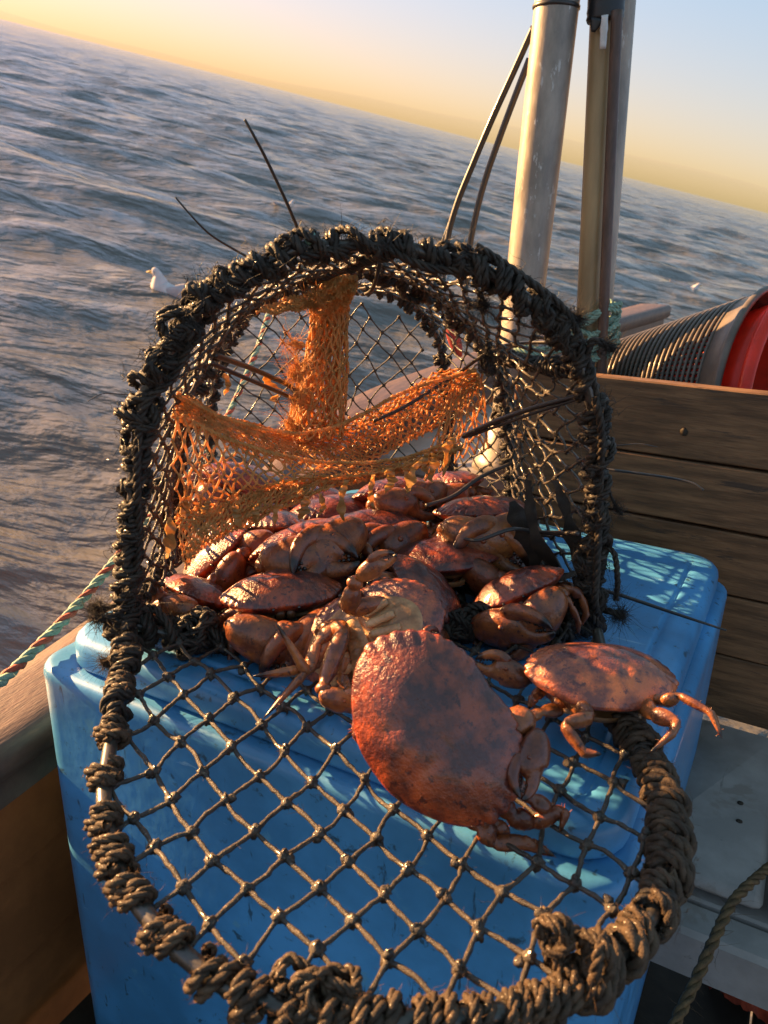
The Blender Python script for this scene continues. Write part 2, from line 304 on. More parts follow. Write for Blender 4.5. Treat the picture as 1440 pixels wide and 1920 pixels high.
# ---------------------------------------------------------------- gulls
def gull(px, py, size, yaw, label, name='gull', flap=0):
    p = seapt(px, py); r = empty(name); BOAT.remove(r); r.location = p; r.rotation_euler = (0, 0, yaw); tag(r, label, 'gull', 'gulls afloat on the sea')
    s = size; mb = MB()
    path = spline([(-.5, 0, .13), (-.38, 0, .10), (-.2, 0, .07), (0, 0, .045), (.2, 0, .05), (.31, 0, .10), (.345, 0, .18), (.37, 0, .245), (.41, 0, .27), (.45, 0, .262)], 50)*s
    u = np.linspace(0, 1, 50)
    ra = np.interp(u, [0, .08, .22, .42, .58, .68, .76, .82, .88, .95, 1], [.012, .03, .075, .125, .12, .09, .058, .052, .06, .05, .018])*s
    rw = np.interp(u, [0, .08, .22, .42, .58, .68, .76, .82, .88, .95, 1], [.03, .05, .09, .135, .13, .09, .055, .05, .052, .044, .016])*s
    sweep(mb, path, ra, rw, ref=(0, 0, 1), sides=20); body = mb.build('body', M_gull, r); body.name = 'body'
    for sgn in (-1, 1):
        w = MB(); q = spline([(.2, sgn*.09, .10), (.05, sgn*.125, .125), (-.2, sgn*.115, .12), (-.4, sgn*.05, .16), (-.58, sgn*.015, .22+flap*.1)], 24)*s
        uu = np.linspace(0, 1, 24); sweep(w, q, np.interp(uu, [0, .3, .7, 1], [.03, .085, .06, .008])*s, np.interp(uu, [0, .3, 1], [.012, .035, .006])*s, ref=(0, 0, 1), sides=12, col=(.74, .74, .78))
        w.build('wing', M_gull, r)
        e = MB(); lumps(e, [(.40*s, sgn*.045*s, .275*s)], .009*s, amp=.02); e.build('eye', M_eye, r)
    b = MB(); sweep(b, np.array([(.44, 0, .262), (.49, 0, .255), (.53, 0, .24)])*s, np.array([.02, .016, .004])*s, np.array([.014, .01, .003])*s, ref=(0, 0, 1), sides=8); b.build('beak', M_beak, r)
gull(342, 566, .57, math.radians(172), 'pale gull floating on the sea left of the pot arch')
gull(532, 392, .42, math.radians(60), 'small distant gull behind the tall rubber strand above the pot')
gull(1282, 545, .55, math.radians(10), 'distant low gull on the water above the grey basket')
# ---------------------------------------------------------------- the blue crate
def rrect(x0, x1, y0, y1, rad, k=7):
    out = []
    for cx, cy, a0 in ((x1-rad, y1-rad, 0), (x0+rad, y1-rad, 90), (x0+rad, y0+rad, 180), (x1-rad, y0+rad, 270)):
        for a in np.linspace(0, 90, k): t = math.radians(a0+a); out.append((cx+math.cos(t)*rad, cy+math.sin(t)*rad))
    return np.array(out)
def loftrect(mb, x0, x1, y0, y1, rad, prof, col=(1, 1, 1), k=7):     # prof: (inset, z); closed on top with a fan
    rows = []
    for i, z in prof:
        q = rrect(x0+i, x1-i, y0+i, y1-i, max(rad-i, .004), k); rows.append(np.c_[q, np.full(len(q), z)])
    V = np.array(rows); n = V.shape[1]; V = V.reshape(-1, 3)
    c = len(V); V = np.vstack([V, [[(x0+x1)/2, (y0+y1)/2, prof[-1][1]]]]); l = (len(prof)-1)*n
    t = [(l+j, l+(j+1) % n, c) for j in range(n)]
    mb.add(V, q=grid_faces(len(prof), n, True), t=t, col=col)
LX0, LX1, LY0, LY1 = -.663, -.058, .492, 1.120
def fill(a, b, n=4): return [(a[0]+(b[0]-a[0])*t, a[1]+(b[1]-a[1])*t) for t in np.linspace(0, 1, n)]
def crate():
    r = thing('fish_crate', 'big blue plastic insulated crate with scuffed lid under the crab pot', 'crate', (-.36, .80, -.62))
    mb = MB()
    prof = [(.012, -.035), (.0012, -.033), (0, -.030), (.0006, -.012), (.0025, -.006), (.007, -.0015), (.013, 0), (.024, .0006),
            (.034, .0006), (.0362, -.0018), (.038, -.0026), (.040, -.0005), (.042, .0012), (.045, .0005), (.09, 0), (.15, -.001), (.22, -.001)]
    loftrect(mb, LX0, LX1, LY0, LY1, .045, prof); lid = mb.build('lid', M_blue)
    mb = MB()
    prof = [(.008, -.62), (.004, -.60), (.002, -.40), (.001, -.20), (.0008, -.10), (.0005, -.055), (0, -.048), (.0008, -.0425), (.003, -.039), (.007, -.0365), (.012, -.036), (.04, -.036)]
    loftrect(mb, LX0-.030, LX1+.014, LY0-.018, LY1+.014, .040, prof, k=8); body = mb.build('crate_body', M_blue)
    kids(r, lid, body)
crate()
# ---------------------------------------------------------------- gunwale, hull side, bulkhead, deck
def gunwale():
    r = thing('gunwale', 'weathered brown wooden rail along the boat side left of the blue crate', 'gunwale', (-.8, .5, -.14))
    C = spline([(-.775, -.9, -.155), (-.778, 0, -.15), (-.782, .50, -.14), (-.79, .85, -.085), (-.775, 1.12, .02), (-.765, 1.35, .085), (-.76, 1.75, .105), (-.72, 2.6, .13), (-.60, 3.4, .16)], 120)
    sec = np.array([(-.062, -.030), (-.066, -.006), (-.058, .001), (-.03, .003), (.03, .003), (.054, .001), (.062, -.006), (.060, -.040), (.045, -.052), (-.045, -.052)])
    k = len(sec); V = C[:, None]+np.stack([sec[:, 0], 0*sec[:, 0], sec[:, 1]], 1)[None]
    mb = MB(); mb.add(V.reshape(-1, 3), q=grid_faces(120, k, True)); cap = mb.build('rail_cap', M_rail)
    sec = np.array([(.012, -.054), (.040, -.054), (.040, -.092), (.012, -.092)])
    V = C[:, None]+np.stack([sec[:, 0], 0*sec[:, 0], sec[:, 1]], 1)[None]
    mb = MB(); mb.add(V.reshape(-1, 3), q=grid_faces(120, 4, True)); st = mb.build('rail_board', M_rail, smooth=False)
    kids(r, cap, st)
    # hull sides: strakes
    r = thing('hull_side', 'ochre painted inner planking below the left rail beside the crate', 'hull', (-.78, .5, -.7))
    ks = []
    for i in range(5):
        z0, z1 = -.094-.155*i, -.094-.155*(i+1)+.005
        off = -.012-.006*i
        sec = np.array([(off-.03, z0), (off, z0), (off, z1), (off-.03, z1)])
        V = C[:, None]+np.stack([sec[:, 0], 0*sec[:, 0], sec[:, 1]], 1)[None]
        mb = MB(); mb.add(V.reshape(-1, 3), q=grid_faces(120, 4, True)); ks.append(mb.build('plank', M_hull, smooth=False))
    kids(r, *ks)
    # broad side deck forward of the crate on which the near pole stands
    r = thing('side_deck', 'pale side deck by the foot of the near pole', 'deck', (-.6, 1.6, .0))
    mb = MB(); boxm(mb, -.705, -.41, 1.27, 2.7, -.02, .012, .008); kids(r, mb.build('deck_panel', M_grey, smooth=False))
gunwale()
def bulkhead():
    r = thing('bulkhead', 'stack of wide weathered brown boards behind the crate and below the basket', 'bulkhead', (.1, 1.21, -.32))
    tops = [.219, .109, .012, -.088, -.190, -.300]; ks = []
    for i in range(5):
        mb = MB(); a, b = tops[i+1]+.0035, tops[i]
        n = 40; xs = np.linspace(-.405, .85, n); rows = []
        y0 = 1.195+rng.uniform(-.002, .002)
        zt = b+np.cumsum(rng.normal(0, .00025, n)); zb = a+np.cumsum(rng.normal(0, .0002, n))
        sec = lambda k: [(y0+.0015, zb[k]), (y0, zb[k]+.002), (y0, zt[k]-.002), (y0+.002, zt[k]), (y0+.026, zt[k]), (y0+.026, zb[k])]
        V = np.array([[(xs[k], yy, zz) for yy, zz in sec(k)] for k in range(n)]); mb.add(V.reshape(-1, 3), q=grid_faces(n, 6, True)[:, ::-1])
        mb.add(V[0], q=[(0, 1, 2, 3), (0, 3, 4, 5)]); 
        ks.append(mb.build('board', M_wood, smooth=False))
    mb = MB(); boxm(mb, -.42, .85, 1.224, 1.24, -.30, .20, .003); ks.append(mb.build('backing', M_wood, smooth=False))
    mb = MB(); lumps(mb, [ony(1282, 810, 1.195)], .006, amp=.1, stretch=(1, .3, 1)); ks.append(mb.build('plug', M_dark))
    for xx in (-.36, .12, .5):
        for zz in (.19, .135, .085, .035, -.012, -.065, -.115, -.165):
            mb = MB(); lumps(mb, [(xx+rng.uniform(-.004, .004), 1.1945, zz+rng.uniform(-.003, .003))], .0032, amp=.05, stretch=(1, .4, 1)); ks.append(mb.build('nail_head', M_dark))
    kids(r, *ks)
    r = thing('deck_hatch', 'grey painted deck panel with two small bolts below the boards', 'hatch', (.1, 1.0, -.33))
    mb = MB(); boxm(mb, -.10, .066, .83, 1.192, -.322, -.300, .012); a = mb.build('panel', M_grey)
    mb = MB(); boxm(mb, .071, .45, .83, 1.192, -.322, -.300, .010); b = mb.build('panel', M_grey)
    ks = [a, b]
    for px, py in ((1388, 1506), (1386, 1540)):
        mb = MB(); lumps(mb, [onz(px, py, -.300)], .0045, amp=.05, stretch=(1, 1, .5)); ks.append(mb.build('bolt', M_dark))
    kids(r, *ks)
    r = thing('deck_beam', 'pale grey beam edging the deck panel at the lower right', 'beam', (.1, .80, -.36))
    mb = MB(); boxm(mb, -.12, .6, .775, .826, -.40, -.330, .006); mb2 = MB(); boxm(mb2, -.12, .6, .826, 1.19, -.345, -.326, .003); kids(r, mb.build('beam_face', M_grey, smooth=False), mb2.build('ledge', M_grey, smooth=False))
    r = thing('bilge_floor', 'dark wet floor boards at the bottom of the boat', 'floor', (0, .5, -.64)); BOAT[-1]['kind'] = 'structure'
    for k in ('label', 'category'): del r[k]
    ks = []
    for i in range(9):
        mb = MB(); boxm(mb, -.75+i*.17, -.75+i*.17+.165, -.9, 1.19, -.66, -.63+rng.uniform(0, .003), .003); ks.append(mb.build('floor_board', M_dark, smooth=False))
    kids(r, *ks)
bulkhead()
# ---------------------------------------------------------------- poles and what is fixed to them
def pole(name, label, pts, rad, Y0, mtl, extras=()):
    a, b = ony(*pts[0], Y0), ony(*pts[1], Y0); d = b-a
    top = a-d*.35*0+(a-b)*.18; foot = pts[2] if len(pts) > 2 else b
    if len(pts) > 2: foot = a+(b-a)*((a[2]-pts[2])/(a[2]-b[2]))
    p = np.linspace(top, foot, 40); mb = MB(); sweep(mb, p, rad, rad, sides=32); return mb.build(name, mtl), top, foot
def clampring(c, d, rad, w=.004):
    mb = MB(); p = np.array([c-d*w, c-d*w*.5, c+d*w*.5, c+d*w]); sweep(mb, p, [rad*.98, rad*1.05, rad*1.05, rad*.98], [rad*.98, rad*1.05, rad*1.05, rad*.98], sides=32); return mb
def poles():
    o, top, foot = pole('tube', '', [(1045, 0), (980, 580), .014], .0340, 1.33, M_galv)
    r = thing('steel_pole', 'thick galvanised steel pole nearest the pot with a dark band near its top', 'pole', tuple(foot))
    d = nz(foot-top); c = ony(1043, 14, 1.33); ks = [o, clampring(c, d, .0343).build('band', M_cable)]
    mb = MB(); q = np.array([foot+ZB*.09, foot+ZB*.045, foot+ZB*.015, foot]); sweep(mb, q, [.035, .040, .053, .062], [.035, .040, .053, .062], sides=32); ks.append(mb.build('foot', M_galv))
    kids(r, *ks)
    # second pole: brass coloured pipe, slim brown batten, grey pipe behind
    r = thing('pole_cluster', 'pair of pipes and a slim brown tube taped together at the top', 'pole', (-.23, 1.45, .0))
    ks = []
    for nm, pa, pb, rad, Y0, mt in (('front_pipe', (1133, 0), (1106, 540), .0200, 1.36, M_pipe), ('slim_tube', (1157, 20), (1136, 560), .0085, 1.335, M_rail), ('rear_pipe', (1164, 0), (1124, 560), .0235, 1.44, M_galv)):
        a, b = ony(*pa, Y0), ony(*pb, Y0); top = a+(a-b)*.2 if nm != 'slim_tube' else a; foot = a+(b-a)*((a[2]-.0)/(a[2]-b[2]))
        if nm == 'slim_tube': foot = ony(1124, 770, Y0)
        p = np.linspace(top, foot, 60); mb = MB(); sweep(mb, p, rad, rad, sides=28); ks.append(mb.build(nm, mt))
    mb = MB(); a, b = ony(1134, -30, 1.352), ony(1129, 42, 1.352); p = np.linspace(a, b, 12)
    rr = .0235*np.ones(12)+rng.normal(0, .0006, 12); sweep(mb, p+np.array([.004, 0, 0]), rr*1.0, rr*1.15, sides=28); ks.append(mb.build('tape', M_tape))
    mb = MB(); a = ony(1120, 34, 1.33); b = ony(1112, 60, 1.33); sweep(mb, np.linspace(a, b, 6), np.linspace(.012, .003, 6), .002, ref=nz(np.cross(b-a, (0, 1, 0))), sides=8); ks.append(mb.build('tape_tail', M_tape))
    mb = MB(); a = ony(1134, 28, 1.318); b = ony(1130, 92, 1.318); sweep(mb, np.linspace(a, b, 10), .0055+rng.normal(0, .0005, 10), .0012, ref=nz(np.cross(b-a, (0, 1, 0))), sides=8); ks.append(mb.build('worn_patch', M_scuff))
    kids(r, *ks)
    # two cables sweeping down from the near pole
    for pts, lab in (([(1001, 50), (965, 130), (925, 218), (888, 305), (856, 385), (838, 455), (826, 560)], 'left black cable curving down from the steel pole'),
                     ([(993, 110), (966, 180), (938, 255), (912, 330), (893, 400), (880, 470), (870, 580)], 'right black cable curving down from the steel pole, closer to it')):
        p = spline([ony(x, y, 1.38) for x, y in pts], 80); mb = MB(); sweep(mb, p, .0055, .0055, sides=10)
        o = mb.build('cable', M_cable); r = thing('cable', lab, 'cable', tuple(p[-1]), 'cables by the steel pole'); o.name = 'strand'; kids(r, o)
    # green lashing
    r = thing('green_lashing', 'tangled pale green rope lashed round the foot of the pipes', 'rope', tuple(ony(1110, 640, 1.36)))
    mb = MB(); c = ony(1112, 640, 1.36)
    for k in range(9):
        t = np.linspace(0, 2*np.pi*1.2, 50); rad = .030+rng.uniform(-.004, .008); zz = rng.uniform(-.045, .045)
        p = c+np.stack([np.cos(t+k)*rad*1.15, np.sin(t+k)*rad, zz+.022*np.sin(t*1.3+k)+.003*np.sin(5*t)], 1); rope(mb, p, .0048)
    for k in range(2):
        p = spline([ony(1100, 650+k*12, 1.33), ony(1060, 640+k*16, 1.31), ony(1015, 655+k*10, 1.30), ony(965, 645+k*10, 1.30), ony(930, 655+k*8, 1.36)], 60); rope(mb, p, .0042)
    p = spline([ony(1090, 680, 1.33), ony(1060, 700, 1.31), ony(1035, 712, 1.31), ony(1030, 690, 1.31)], 40); rope(mb, p, .0045)
    fuzz(mb, p, 60, .012); kids(r, mb.build('coils', M_green))
    # red float behind the net
    r = thing('red_float', 'small red float seen through the net left of the steel pole', 'float', tuple(ony(845, 620, 1.42)))
    mb = MB(); p = np.linspace(ony(838, 590, 1.42), ony(862, 670, 1.42), 14); rr = .013*np.sin(np.linspace(.12, 3.0, 14))**.5; sweep(mb, p, rr, rr, sides=16)
    kids(r, mb.build('shell', M_float))
poles()
# ---------------------------------------------------------------- baskets on their side
def basket(label, axis0, axis1, rad0, rad1, mtl, nring, nslat, open_lattice, lip, grp='baskets lying behind the boards'):
    a0, a1 = np.array(axis0), np.array(axis1); d = nz(a1-a0); r = thing('basket', label, 'basket', tuple((a0+a1)/2), grp); ks = []
    e1 = nz(np.cross(d, ZB)); e2 = np.cross(e1, d); L = np.linalg.norm(a1-a0); th = np.linspace(0, 2*np.pi, 73)
    def ring(u, rad): return a0+d*L*u+rad*(np.cos(th)[:, None]*e1+np.sin(th)[:, None]*e2)
    rr = lambda u: rad0+(rad1-rad0)*u
    if open_lattice:
        for k in range(nring):
            u = .06+.80*k/(nring-1); mb = MB(); p = ring(u, rr(u)+.0022); sweep(mb, p, .0028, .0036, ref=d, sides=6, cap=False); ks.append(mb.build('hoop', mtl))
        mb = MB(); t2 = np.arange(nslat)*2*np.pi/nslat; us = np.linspace(.04, .88, 8)
        P = np.array([[a0+d*L*u+(rr(u)-.0020)*(math.cos(t)*e1+math.sin(t)*e2) for u in us] for t in t2]); tubes(mb, P, .0034, 4); o = mb.build('slats', mtl); o['kind'] = 'stuff'; ks.append(o)
        us = np.array([.86, .865, .95, .955, 1.0]); k0 = [0, .003, .003, .004, .004]
    else: us = np.array([0, .2, .5, .8, 1.0]); k0 = [0]*5
    mb = MB(); V = np.array([[a0+d*L*u+(rr(u)+k)*(math.cos(t)*e1+math.sin(t)*e2) for t in th[:-1]] for u, k in zip(us, k0)]); Vi = np.array([[a0+d*L*u+(rr(u)+k-.004)*(math.cos(t)*e1+math.sin(t)*e2) for t in th[:-1]] for u, k in zip(us, k0)])[::-1]
    VV = np.concatenate([V, Vi, V[:1]]); mb.add(VV.reshape(-1, 3), q=grid_faces(len(VV), 72, True)[:, ::-1]); ks.append(mb.build('wall', mtl))
    mb = MB(); p = ring(1.0, rr(1)+.006); sweep(mb, p, lip, lip*.8, ref=d, sides=10, cap=False); ks.append(mb.build('rim', mtl))
    mb = MB(); p0 = ring(0, rad0)[:-1]; mb.add(np.vstack([p0, ring(.0, rad0*.0)[:1], ring(.05, rad0)[:-1]]), t=[(j, (j+1) % 72, 72) for j in range(72)], q=[(j, 73+j, 73+(j+1) % 72, (j+1) % 72) for j in range(72)]); ks.append(mb.build('base', mtl))
    kids(r, *ks)
A = at(1150, 716, 1.62); Bq = at(1424, 742, 1.50)
basket('dark grey perforated plastic basket lying on its side behind the boards', A, Bq, .074, .172, M_basket, 22, 96, True, .007)
dd = nz(Bq-A); basket('bright red plastic basket nested in the mouth of the grey basket', A+dd*.05, Bq+dd*.042, .060, .168, M_red, 0, 0, False, .011)
mbs = MB(); 
# ---------------------------------------------------------------- ropes about the boat
def simple_rope(name, label, pts, rad, mtl, cat='rope', col2=None, nm='strands', fz=0):
    p = spline(pts, 160); r = thing(name, label, cat, tuple(p[len(p)//2])); mb = MB(); rope(mb, p, rad, col2=col2, pitch=rad*8)
    if fz: fuzz(mb, p, fz, .012)
    kids(r, mb.build(nm, mtl))
simple_rope('hauling_rope', 'pale green and red rope running down over the left rail', [at(505, 585, 1.75), at(480, 660, 1.62), at(430, 775, 1.5), at(380, 860, 1.38), at(300, 950, 1.2), at(240, 1022, 1.10), at(140, 1140, 1.0), at(25, 1257, .92), at(-60, 1330, .86)], .0062, M_green, col2=(1.7, .25, .18), fz=80)
simple_rope('olive_rope', 'olive brown rope hanging slack across the lower right corner', [at(1475, 1600, 1.12), at(1425, 1640, 1.05), at(1375, 1690, 1.0), at(1340, 1760, .97), at(1300, 1850, .95), at(1262, 1930, .93), at(1240, 2010, .92)], .0056, M_tan, fz=120)
r = thing('orange_rag', 'crumpled orange red rag on the dark floor at the lower right corner', 'rag', tuple(onz(1420, 1840, -.62)))
mb = MB(); g = 26; uu, vv = np.meshgrid(np.linspace(-1, 1, g), np.linspace(-1, 1, g), indexing='ij'); base = onz(1428, 1845, -.605)
V = np.stack([base[0]+uu*.062+.01*np.sin(vv*4), base[1]+vv*.055+.012*np.sin(uu*5), base[2]+.014*np.sin(uu*6+vv*3)+.012*np.sin(vv*7-uu*2)+rng.normal(0, .0025, uu.shape)], -1); mb.add(V.reshape(-1, 3), q=grid_faces(g, g))
kids(r, mb.build('cloth', mat('orange_cloth', (.45, .07, .03), .8, .2, vary=.5, vscale=50)))
# ---------------------------------------------------------------- the crab pot
HL = onz(228, 1180, .03); HR = onz(1120, 1150, .03)
PU = nz(HR-HL); PN = np.array([PU[1], -PU[0], 0])      # PU across the mouth, PN out of the mouth towards the viewer
def pp(s, t, d): return HL+PU*s+ZB*t-PN*d
def pix(x, y, d): return onpl(x, y, HL-PN*d, PN)       # a point on the plane d metres behind the mouth
POT = thing('crab_pot', 'netted crab pot on the blue crate with black rope bound arch and orange net inside', 'crab pot', tuple((HL+HR)/2-ZB*.028))
def part(o, parent=None, kind=None, label=None):
    if parent is None: kids(POT, o)
    else: o.parent = parent
    if kind: o['kind'] = kind
    if label: o['label'] = label
    return o
def coil(mb, path, rc, rr, pitch, wob=.25, tilt=0, col=(1, 1, 1), ph=0):
    p, s = resample(path, .003); T, N, Bn = frames(p); k = len(p)
    w = np.cumsum(rng.normal(0, 1, k)); w = (w-np.linspace(w[0], w[-1], k))/max(1, np.abs(w).max())*wob
    a = 2*np.pi*(s/pitch+w)+ph; env = 1+.16*np.sin(s/.031+1)+.12*np.sin(s/.0137)+rng.normal(0, .03, k)
    q = p+(rc*env)[:, None]*(np.cos(a)[:, None]*N+np.sin(a)[:, None]*Bn)+T*(tilt*np.cos(a))[:, None]
    return rope(mb, q, rr, col=col, ds=rr*.55, sides=5, jit=.08)
def knotball(mb, c, R_, rr, n=2.2, col=(1, 1, 1)):       # a loose tangle of rope
    t = np.linspace(0, 2*np.pi*n, int(50*n)); a, b = rng.uniform(0, 6.28, 2); q1, q2, q3 = np.linalg.qr(rng.normal(size=(3, 3)))[0]
    p = np.array(c)+R_*(np.cos(t)[:, None]*q1+np.sin(t*1.0+.3*np.sin(2*t+a))[:, None]*q2+(.45*np.sin(t*1.37+b))[:, None]*q3)
    return rope(mb, p, rr, col=col, ds=rr*.6, sides=5)
ARCH = [(240, 1165), (238, 1060), (248, 960), (258, 840), (270, 740), (300, 690), (350, 615), (400, 552), (460, 515), (520, 482), (580, 462), (640, 462), (705, 455), (770, 466), (835, 488), (900, 505), (960, 540), (1010, 582), (1055, 625), (1085, 680), (1112, 770), (1118, 860), (1120, 950), (1112, 1040), (1105, 1110), (1120, 1165)]
arch = spline([pix(x, y, 0) for x, y in ARCH], 500)
mb = MB(); sweep(mb, arch, .0062, .0062, sides=10); F1 = part(mb.build('arch_frame', M_steel))
mb = MB(); c1 = coil(mb, arch, .0100, .0055, .019, wob=.9, tilt=.003); c2 = coil(mb, arch[::-1], .0135, .0040, .041, wob=1.2, tilt=.006)
ks = []
for i in np.r_[rng.integers(10, 490, 26)]:
    ks.append(knotball(mb, arch[i]+rng.normal(0, .004, 3), rng.uniform(.009, .015), rng.uniform(.0034, .0048), rng.uniform(1.2, 2.2)))
for k in range(5):                                      # slack turns running along the bar
    i0 = k*96+8; seg = arch[i0:i0+110] if i0+110 < 500 else arch[i0:]
    t = np.linspace(0, 1, len(seg))[:, None]; off = rng.normal(0, .008, 3)+rng.normal(0, .005, 3)*np.sin(t*9+k)
    rope(mb, seg+off+PN*.008, .0042, sides=5)
part(mb.build('rope_binding', M_rope), F1)
mb = MB(); fuzz(mb, np.vstack([c1, c2]+ks)+rng.normal(0, .004, (len(c1)+len(c2)+sum(map(len, ks)), 3)), 5200, .010, r=.00028); part(mb.build('frayed_fibres', M_rope, smooth=False), F1, kind='stuff')
# second hoop
HOOP = [(335, 1035), (322, 960), (330, 860), (350, 760), (385, 690), (420, 625), (470, 575), (540, 530), (620, 505), (690, 500), (760, 520), (820, 560), (875, 615), (915, 665), (942, 720), (950, 800), (955, 880), (958, 960), (955, 1000)]
DH = .34
hoopd = lambda i, n: .13+(.34-.13)*min(1, max(0, (i/(n-1)-.15)/.6))
nh = len(HOOP); hoop = spline([pix(x, y, hoopd(i, nh)) for i, (x, y) in enumerate(HOOP)], 360)
mb = MB(); sweep(mb, hoop, .0055, .0055, sides=8); F2 = part(mb.build('middle_hoop', M_steel))
mb = MB(); c3 = coil(mb, hoop, .0105, .0052, .023, wob=.8, tilt=.003)
for i in rng.integers(5, 355, 22): knotball(mb, hoop[i]+rng.normal(0, .004, 3), rng.uniform(.010, .017), rng.uniform(.0035, .005), rng.uniform(1.2, 2.4))
part(mb.build('rope_binding', M_rope), F2)
mb = MB(); fuzz(mb, c3+rng.normal(0, .004, c3.shape), 2000, .011, r=.00028); part(mb.build('frayed_fibres', M_rope, smooth=False), F2, kind='stuff')
# rear hoop
REAR = [(405, 930), (392, 830), (400, 730), (430, 640), (480, 580), (550, 545), (640, 540), (720, 548), (775, 575), (815, 620), (832, 690), (838, 780), (842, 880), (845, 940)]
rear = spline([pix(x, y, .52) for x, y in REAR], 200)
mb = MB(); sweep(mb, rear, .0055, .0055, sides=8); F3 = part(mb.build('rear_hoop', M_steel))
mb = MB(); coil(mb, rear, .009, .0052, .019, wob=.6)
for i in rng.integers(100, 195, 8): knotball(mb, rear[i], .012, .004, 2)
part(mb.build('rope_binding', M_rope), F3)
# long bars joining the hoops
def bar(a, b, r_=.0048, nm='long_bar', wrap=True, m=M_steel):
    p = spline([a, (a+b)/2+rng.normal(0, .002, 3), b], 60); mb = MB(); sweep(mb, p, r_, r_, sides=8)
    if wrap: coil(mb, p, .007, .0042, .017, wob=.6)
    return part(mb.build(nm, m))
bar(arch[2], hoop[2], m=M_rope); bar(arch[-3], hoop[-4], m=M_rope); bar(arch[250], hoop[150], m=M_rope); bar(hoop[150], rear[90], m=M_rope); bar(hoop[-4], rear[-4], m=M_rope)
bar(pix(1060, 690, .03), pix(905, 655, .33), m=M_rope)
# ---- nets
def strands(mb, A, Bp, r_, k=6, bend=.03, knot=1.5, col=(1, 1, 1), sides=6):
    A = np.asarray(A); Bp = np.asarray(Bp); t = np.linspace(0, 1, k)[None, :, None]; L = np.linalg.norm(Bp-A, axis=1)[:, None, None]
    P = A[:, None]*(1-t)+Bp[:, None]*t+rng.normal(0, 1, (len(A), 1, 3))*L*bend*np.sin(np.pi*t)+rng.normal(0, .008, (len(A), k, 3))*L*np.sin(np.pi*t)
    pr = 1+(knot-1)*(np.abs(2*t[:, :, 0]-1)**8)+rng.normal(0, .10, (len(A), k)); tubes(mb, P, r_*pr, sides, col); return P
def netpatch(mb, Sf, nu, nv, r_, kr=2.0, jit=.10, bend=.03, col=(1, 1, 1), wrap=False, keep=None, amp=.22):
    # diamonds: nu cells along u, nv half rows along v
    i, j = np.meshgrid(np.arange(nu+1), np.arange(nv+1), indexing='ij')
    U = (i+.5*(j % 2)+rng.normal(0, jit, i.shape)*.5)/nu; V = (j+rng.normal(0, jit, i.shape)*(j > 0)*(j < nv))/nv
    if not wrap: U = np.clip(U, 0, 1)
    Pn = Sf(U, V)
    A, Bp = [], []
    for jj in range(nv):
        for ii in range(nu+1):
            for di in ((0, -1) if jj % 2 == 0 else (0, 1)):
                k = ii+di
                if wrap: k %= nu
                if (wrap and ii == nu) or k < 0 or k > nu: continue
                if keep is not None and not keep((ii+.25)/nu, (jj+.5)/nv): continue
                A.append(Pn[ii, jj]); Bp.append(Pn[k, jj+1])
    A, Bp = np.array(A), np.array(Bp); L = np.linalg.norm(A-Bp, axis=1); ok = L > r_*1.5
    P = strands(mb, A[ok], Bp[ok], r_, bend=bend, col=col)
    kn = np.unique(np.round(np.vstack([A, Bp]), 6), axis=0); lumps(mb, kn, r_*kr, col=col, amp=amp)
    return P
# hull of the pot: loft from arch to hoop to rear
def rs(curve, U):
    L = np.r_[0, np.cumsum(np.linalg.norm(np.diff(curve, axis=0), axis=1))]; L = L/L[-1]
    return np.stack([np.interp(U, L, curve[:, k]) for k in range(3)], -1)
def hull(U, V):
    a = rs(arch, U); b = rs(hoop, U); sag = np.sin(np.pi*np.clip(V, 0, 1))[..., None]; mid = (HL+HR)/2+ZB*.15-PN*.2
    p = a*(1-V[..., None])+b*V[..., None]; return p+(mid-p)*.06*sag
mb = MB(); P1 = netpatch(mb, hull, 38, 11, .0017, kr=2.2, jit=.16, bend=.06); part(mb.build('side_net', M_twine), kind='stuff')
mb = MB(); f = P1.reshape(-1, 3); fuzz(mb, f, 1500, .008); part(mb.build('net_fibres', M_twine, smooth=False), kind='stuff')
def hull2(U, V):
    a = rs(hoop, U); b = rs(rear, U); p = a*(1-V[..., None])+b*V[..., None]; return p
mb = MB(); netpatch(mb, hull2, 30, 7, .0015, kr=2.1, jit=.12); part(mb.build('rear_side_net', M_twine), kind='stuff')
def endp(U, V):
    a = rs(rear, U*.5); b = rs(rear, 1-U*.5); return a*(1-V[..., None])+b*V[..., None]-PN[None, None]*0.02*np.sin(np.pi*V)[..., None]
def endnet():
    mb = MB(); sp = .031; o = pix(615, 700, .54); A_, B_ = [], []
    for i in range(-12, 13):
        for j in range(-12, 13):
            q = lambda i, j: o+PU*(i+j)*sp*.62+ZB*(i-j)*sp*.72
            c = q(i, j); ins = lambda c: (abs((c-o)@PU) < .155 and -.16 < (c-o)[2] < .115-.25*max(0, abs((c-o)@PU)-.08))
            for d in ((1, 0), (0, 1)):
                e = q(i+d[0], j+d[1])
                if ins(c) and ins(e): A_.append(c); B_.append(e)
    A_ = np.array(A_); B_ = np.array(B_); 
    def wob(P): return P+.004*np.sin(P[:, [1]]*70+P[:, [2]]*50)+.004*np.sin(P[:, [2, 0, 1]]*63)
    A_, B_ = wob(A_), wob(B_); strands(mb, A_, B_, .0013, bend=.04); lumps(mb, np.unique(np.round(np.vstack([A_, B_]), 6), axis=0), .003)
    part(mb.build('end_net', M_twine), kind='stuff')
endnet()
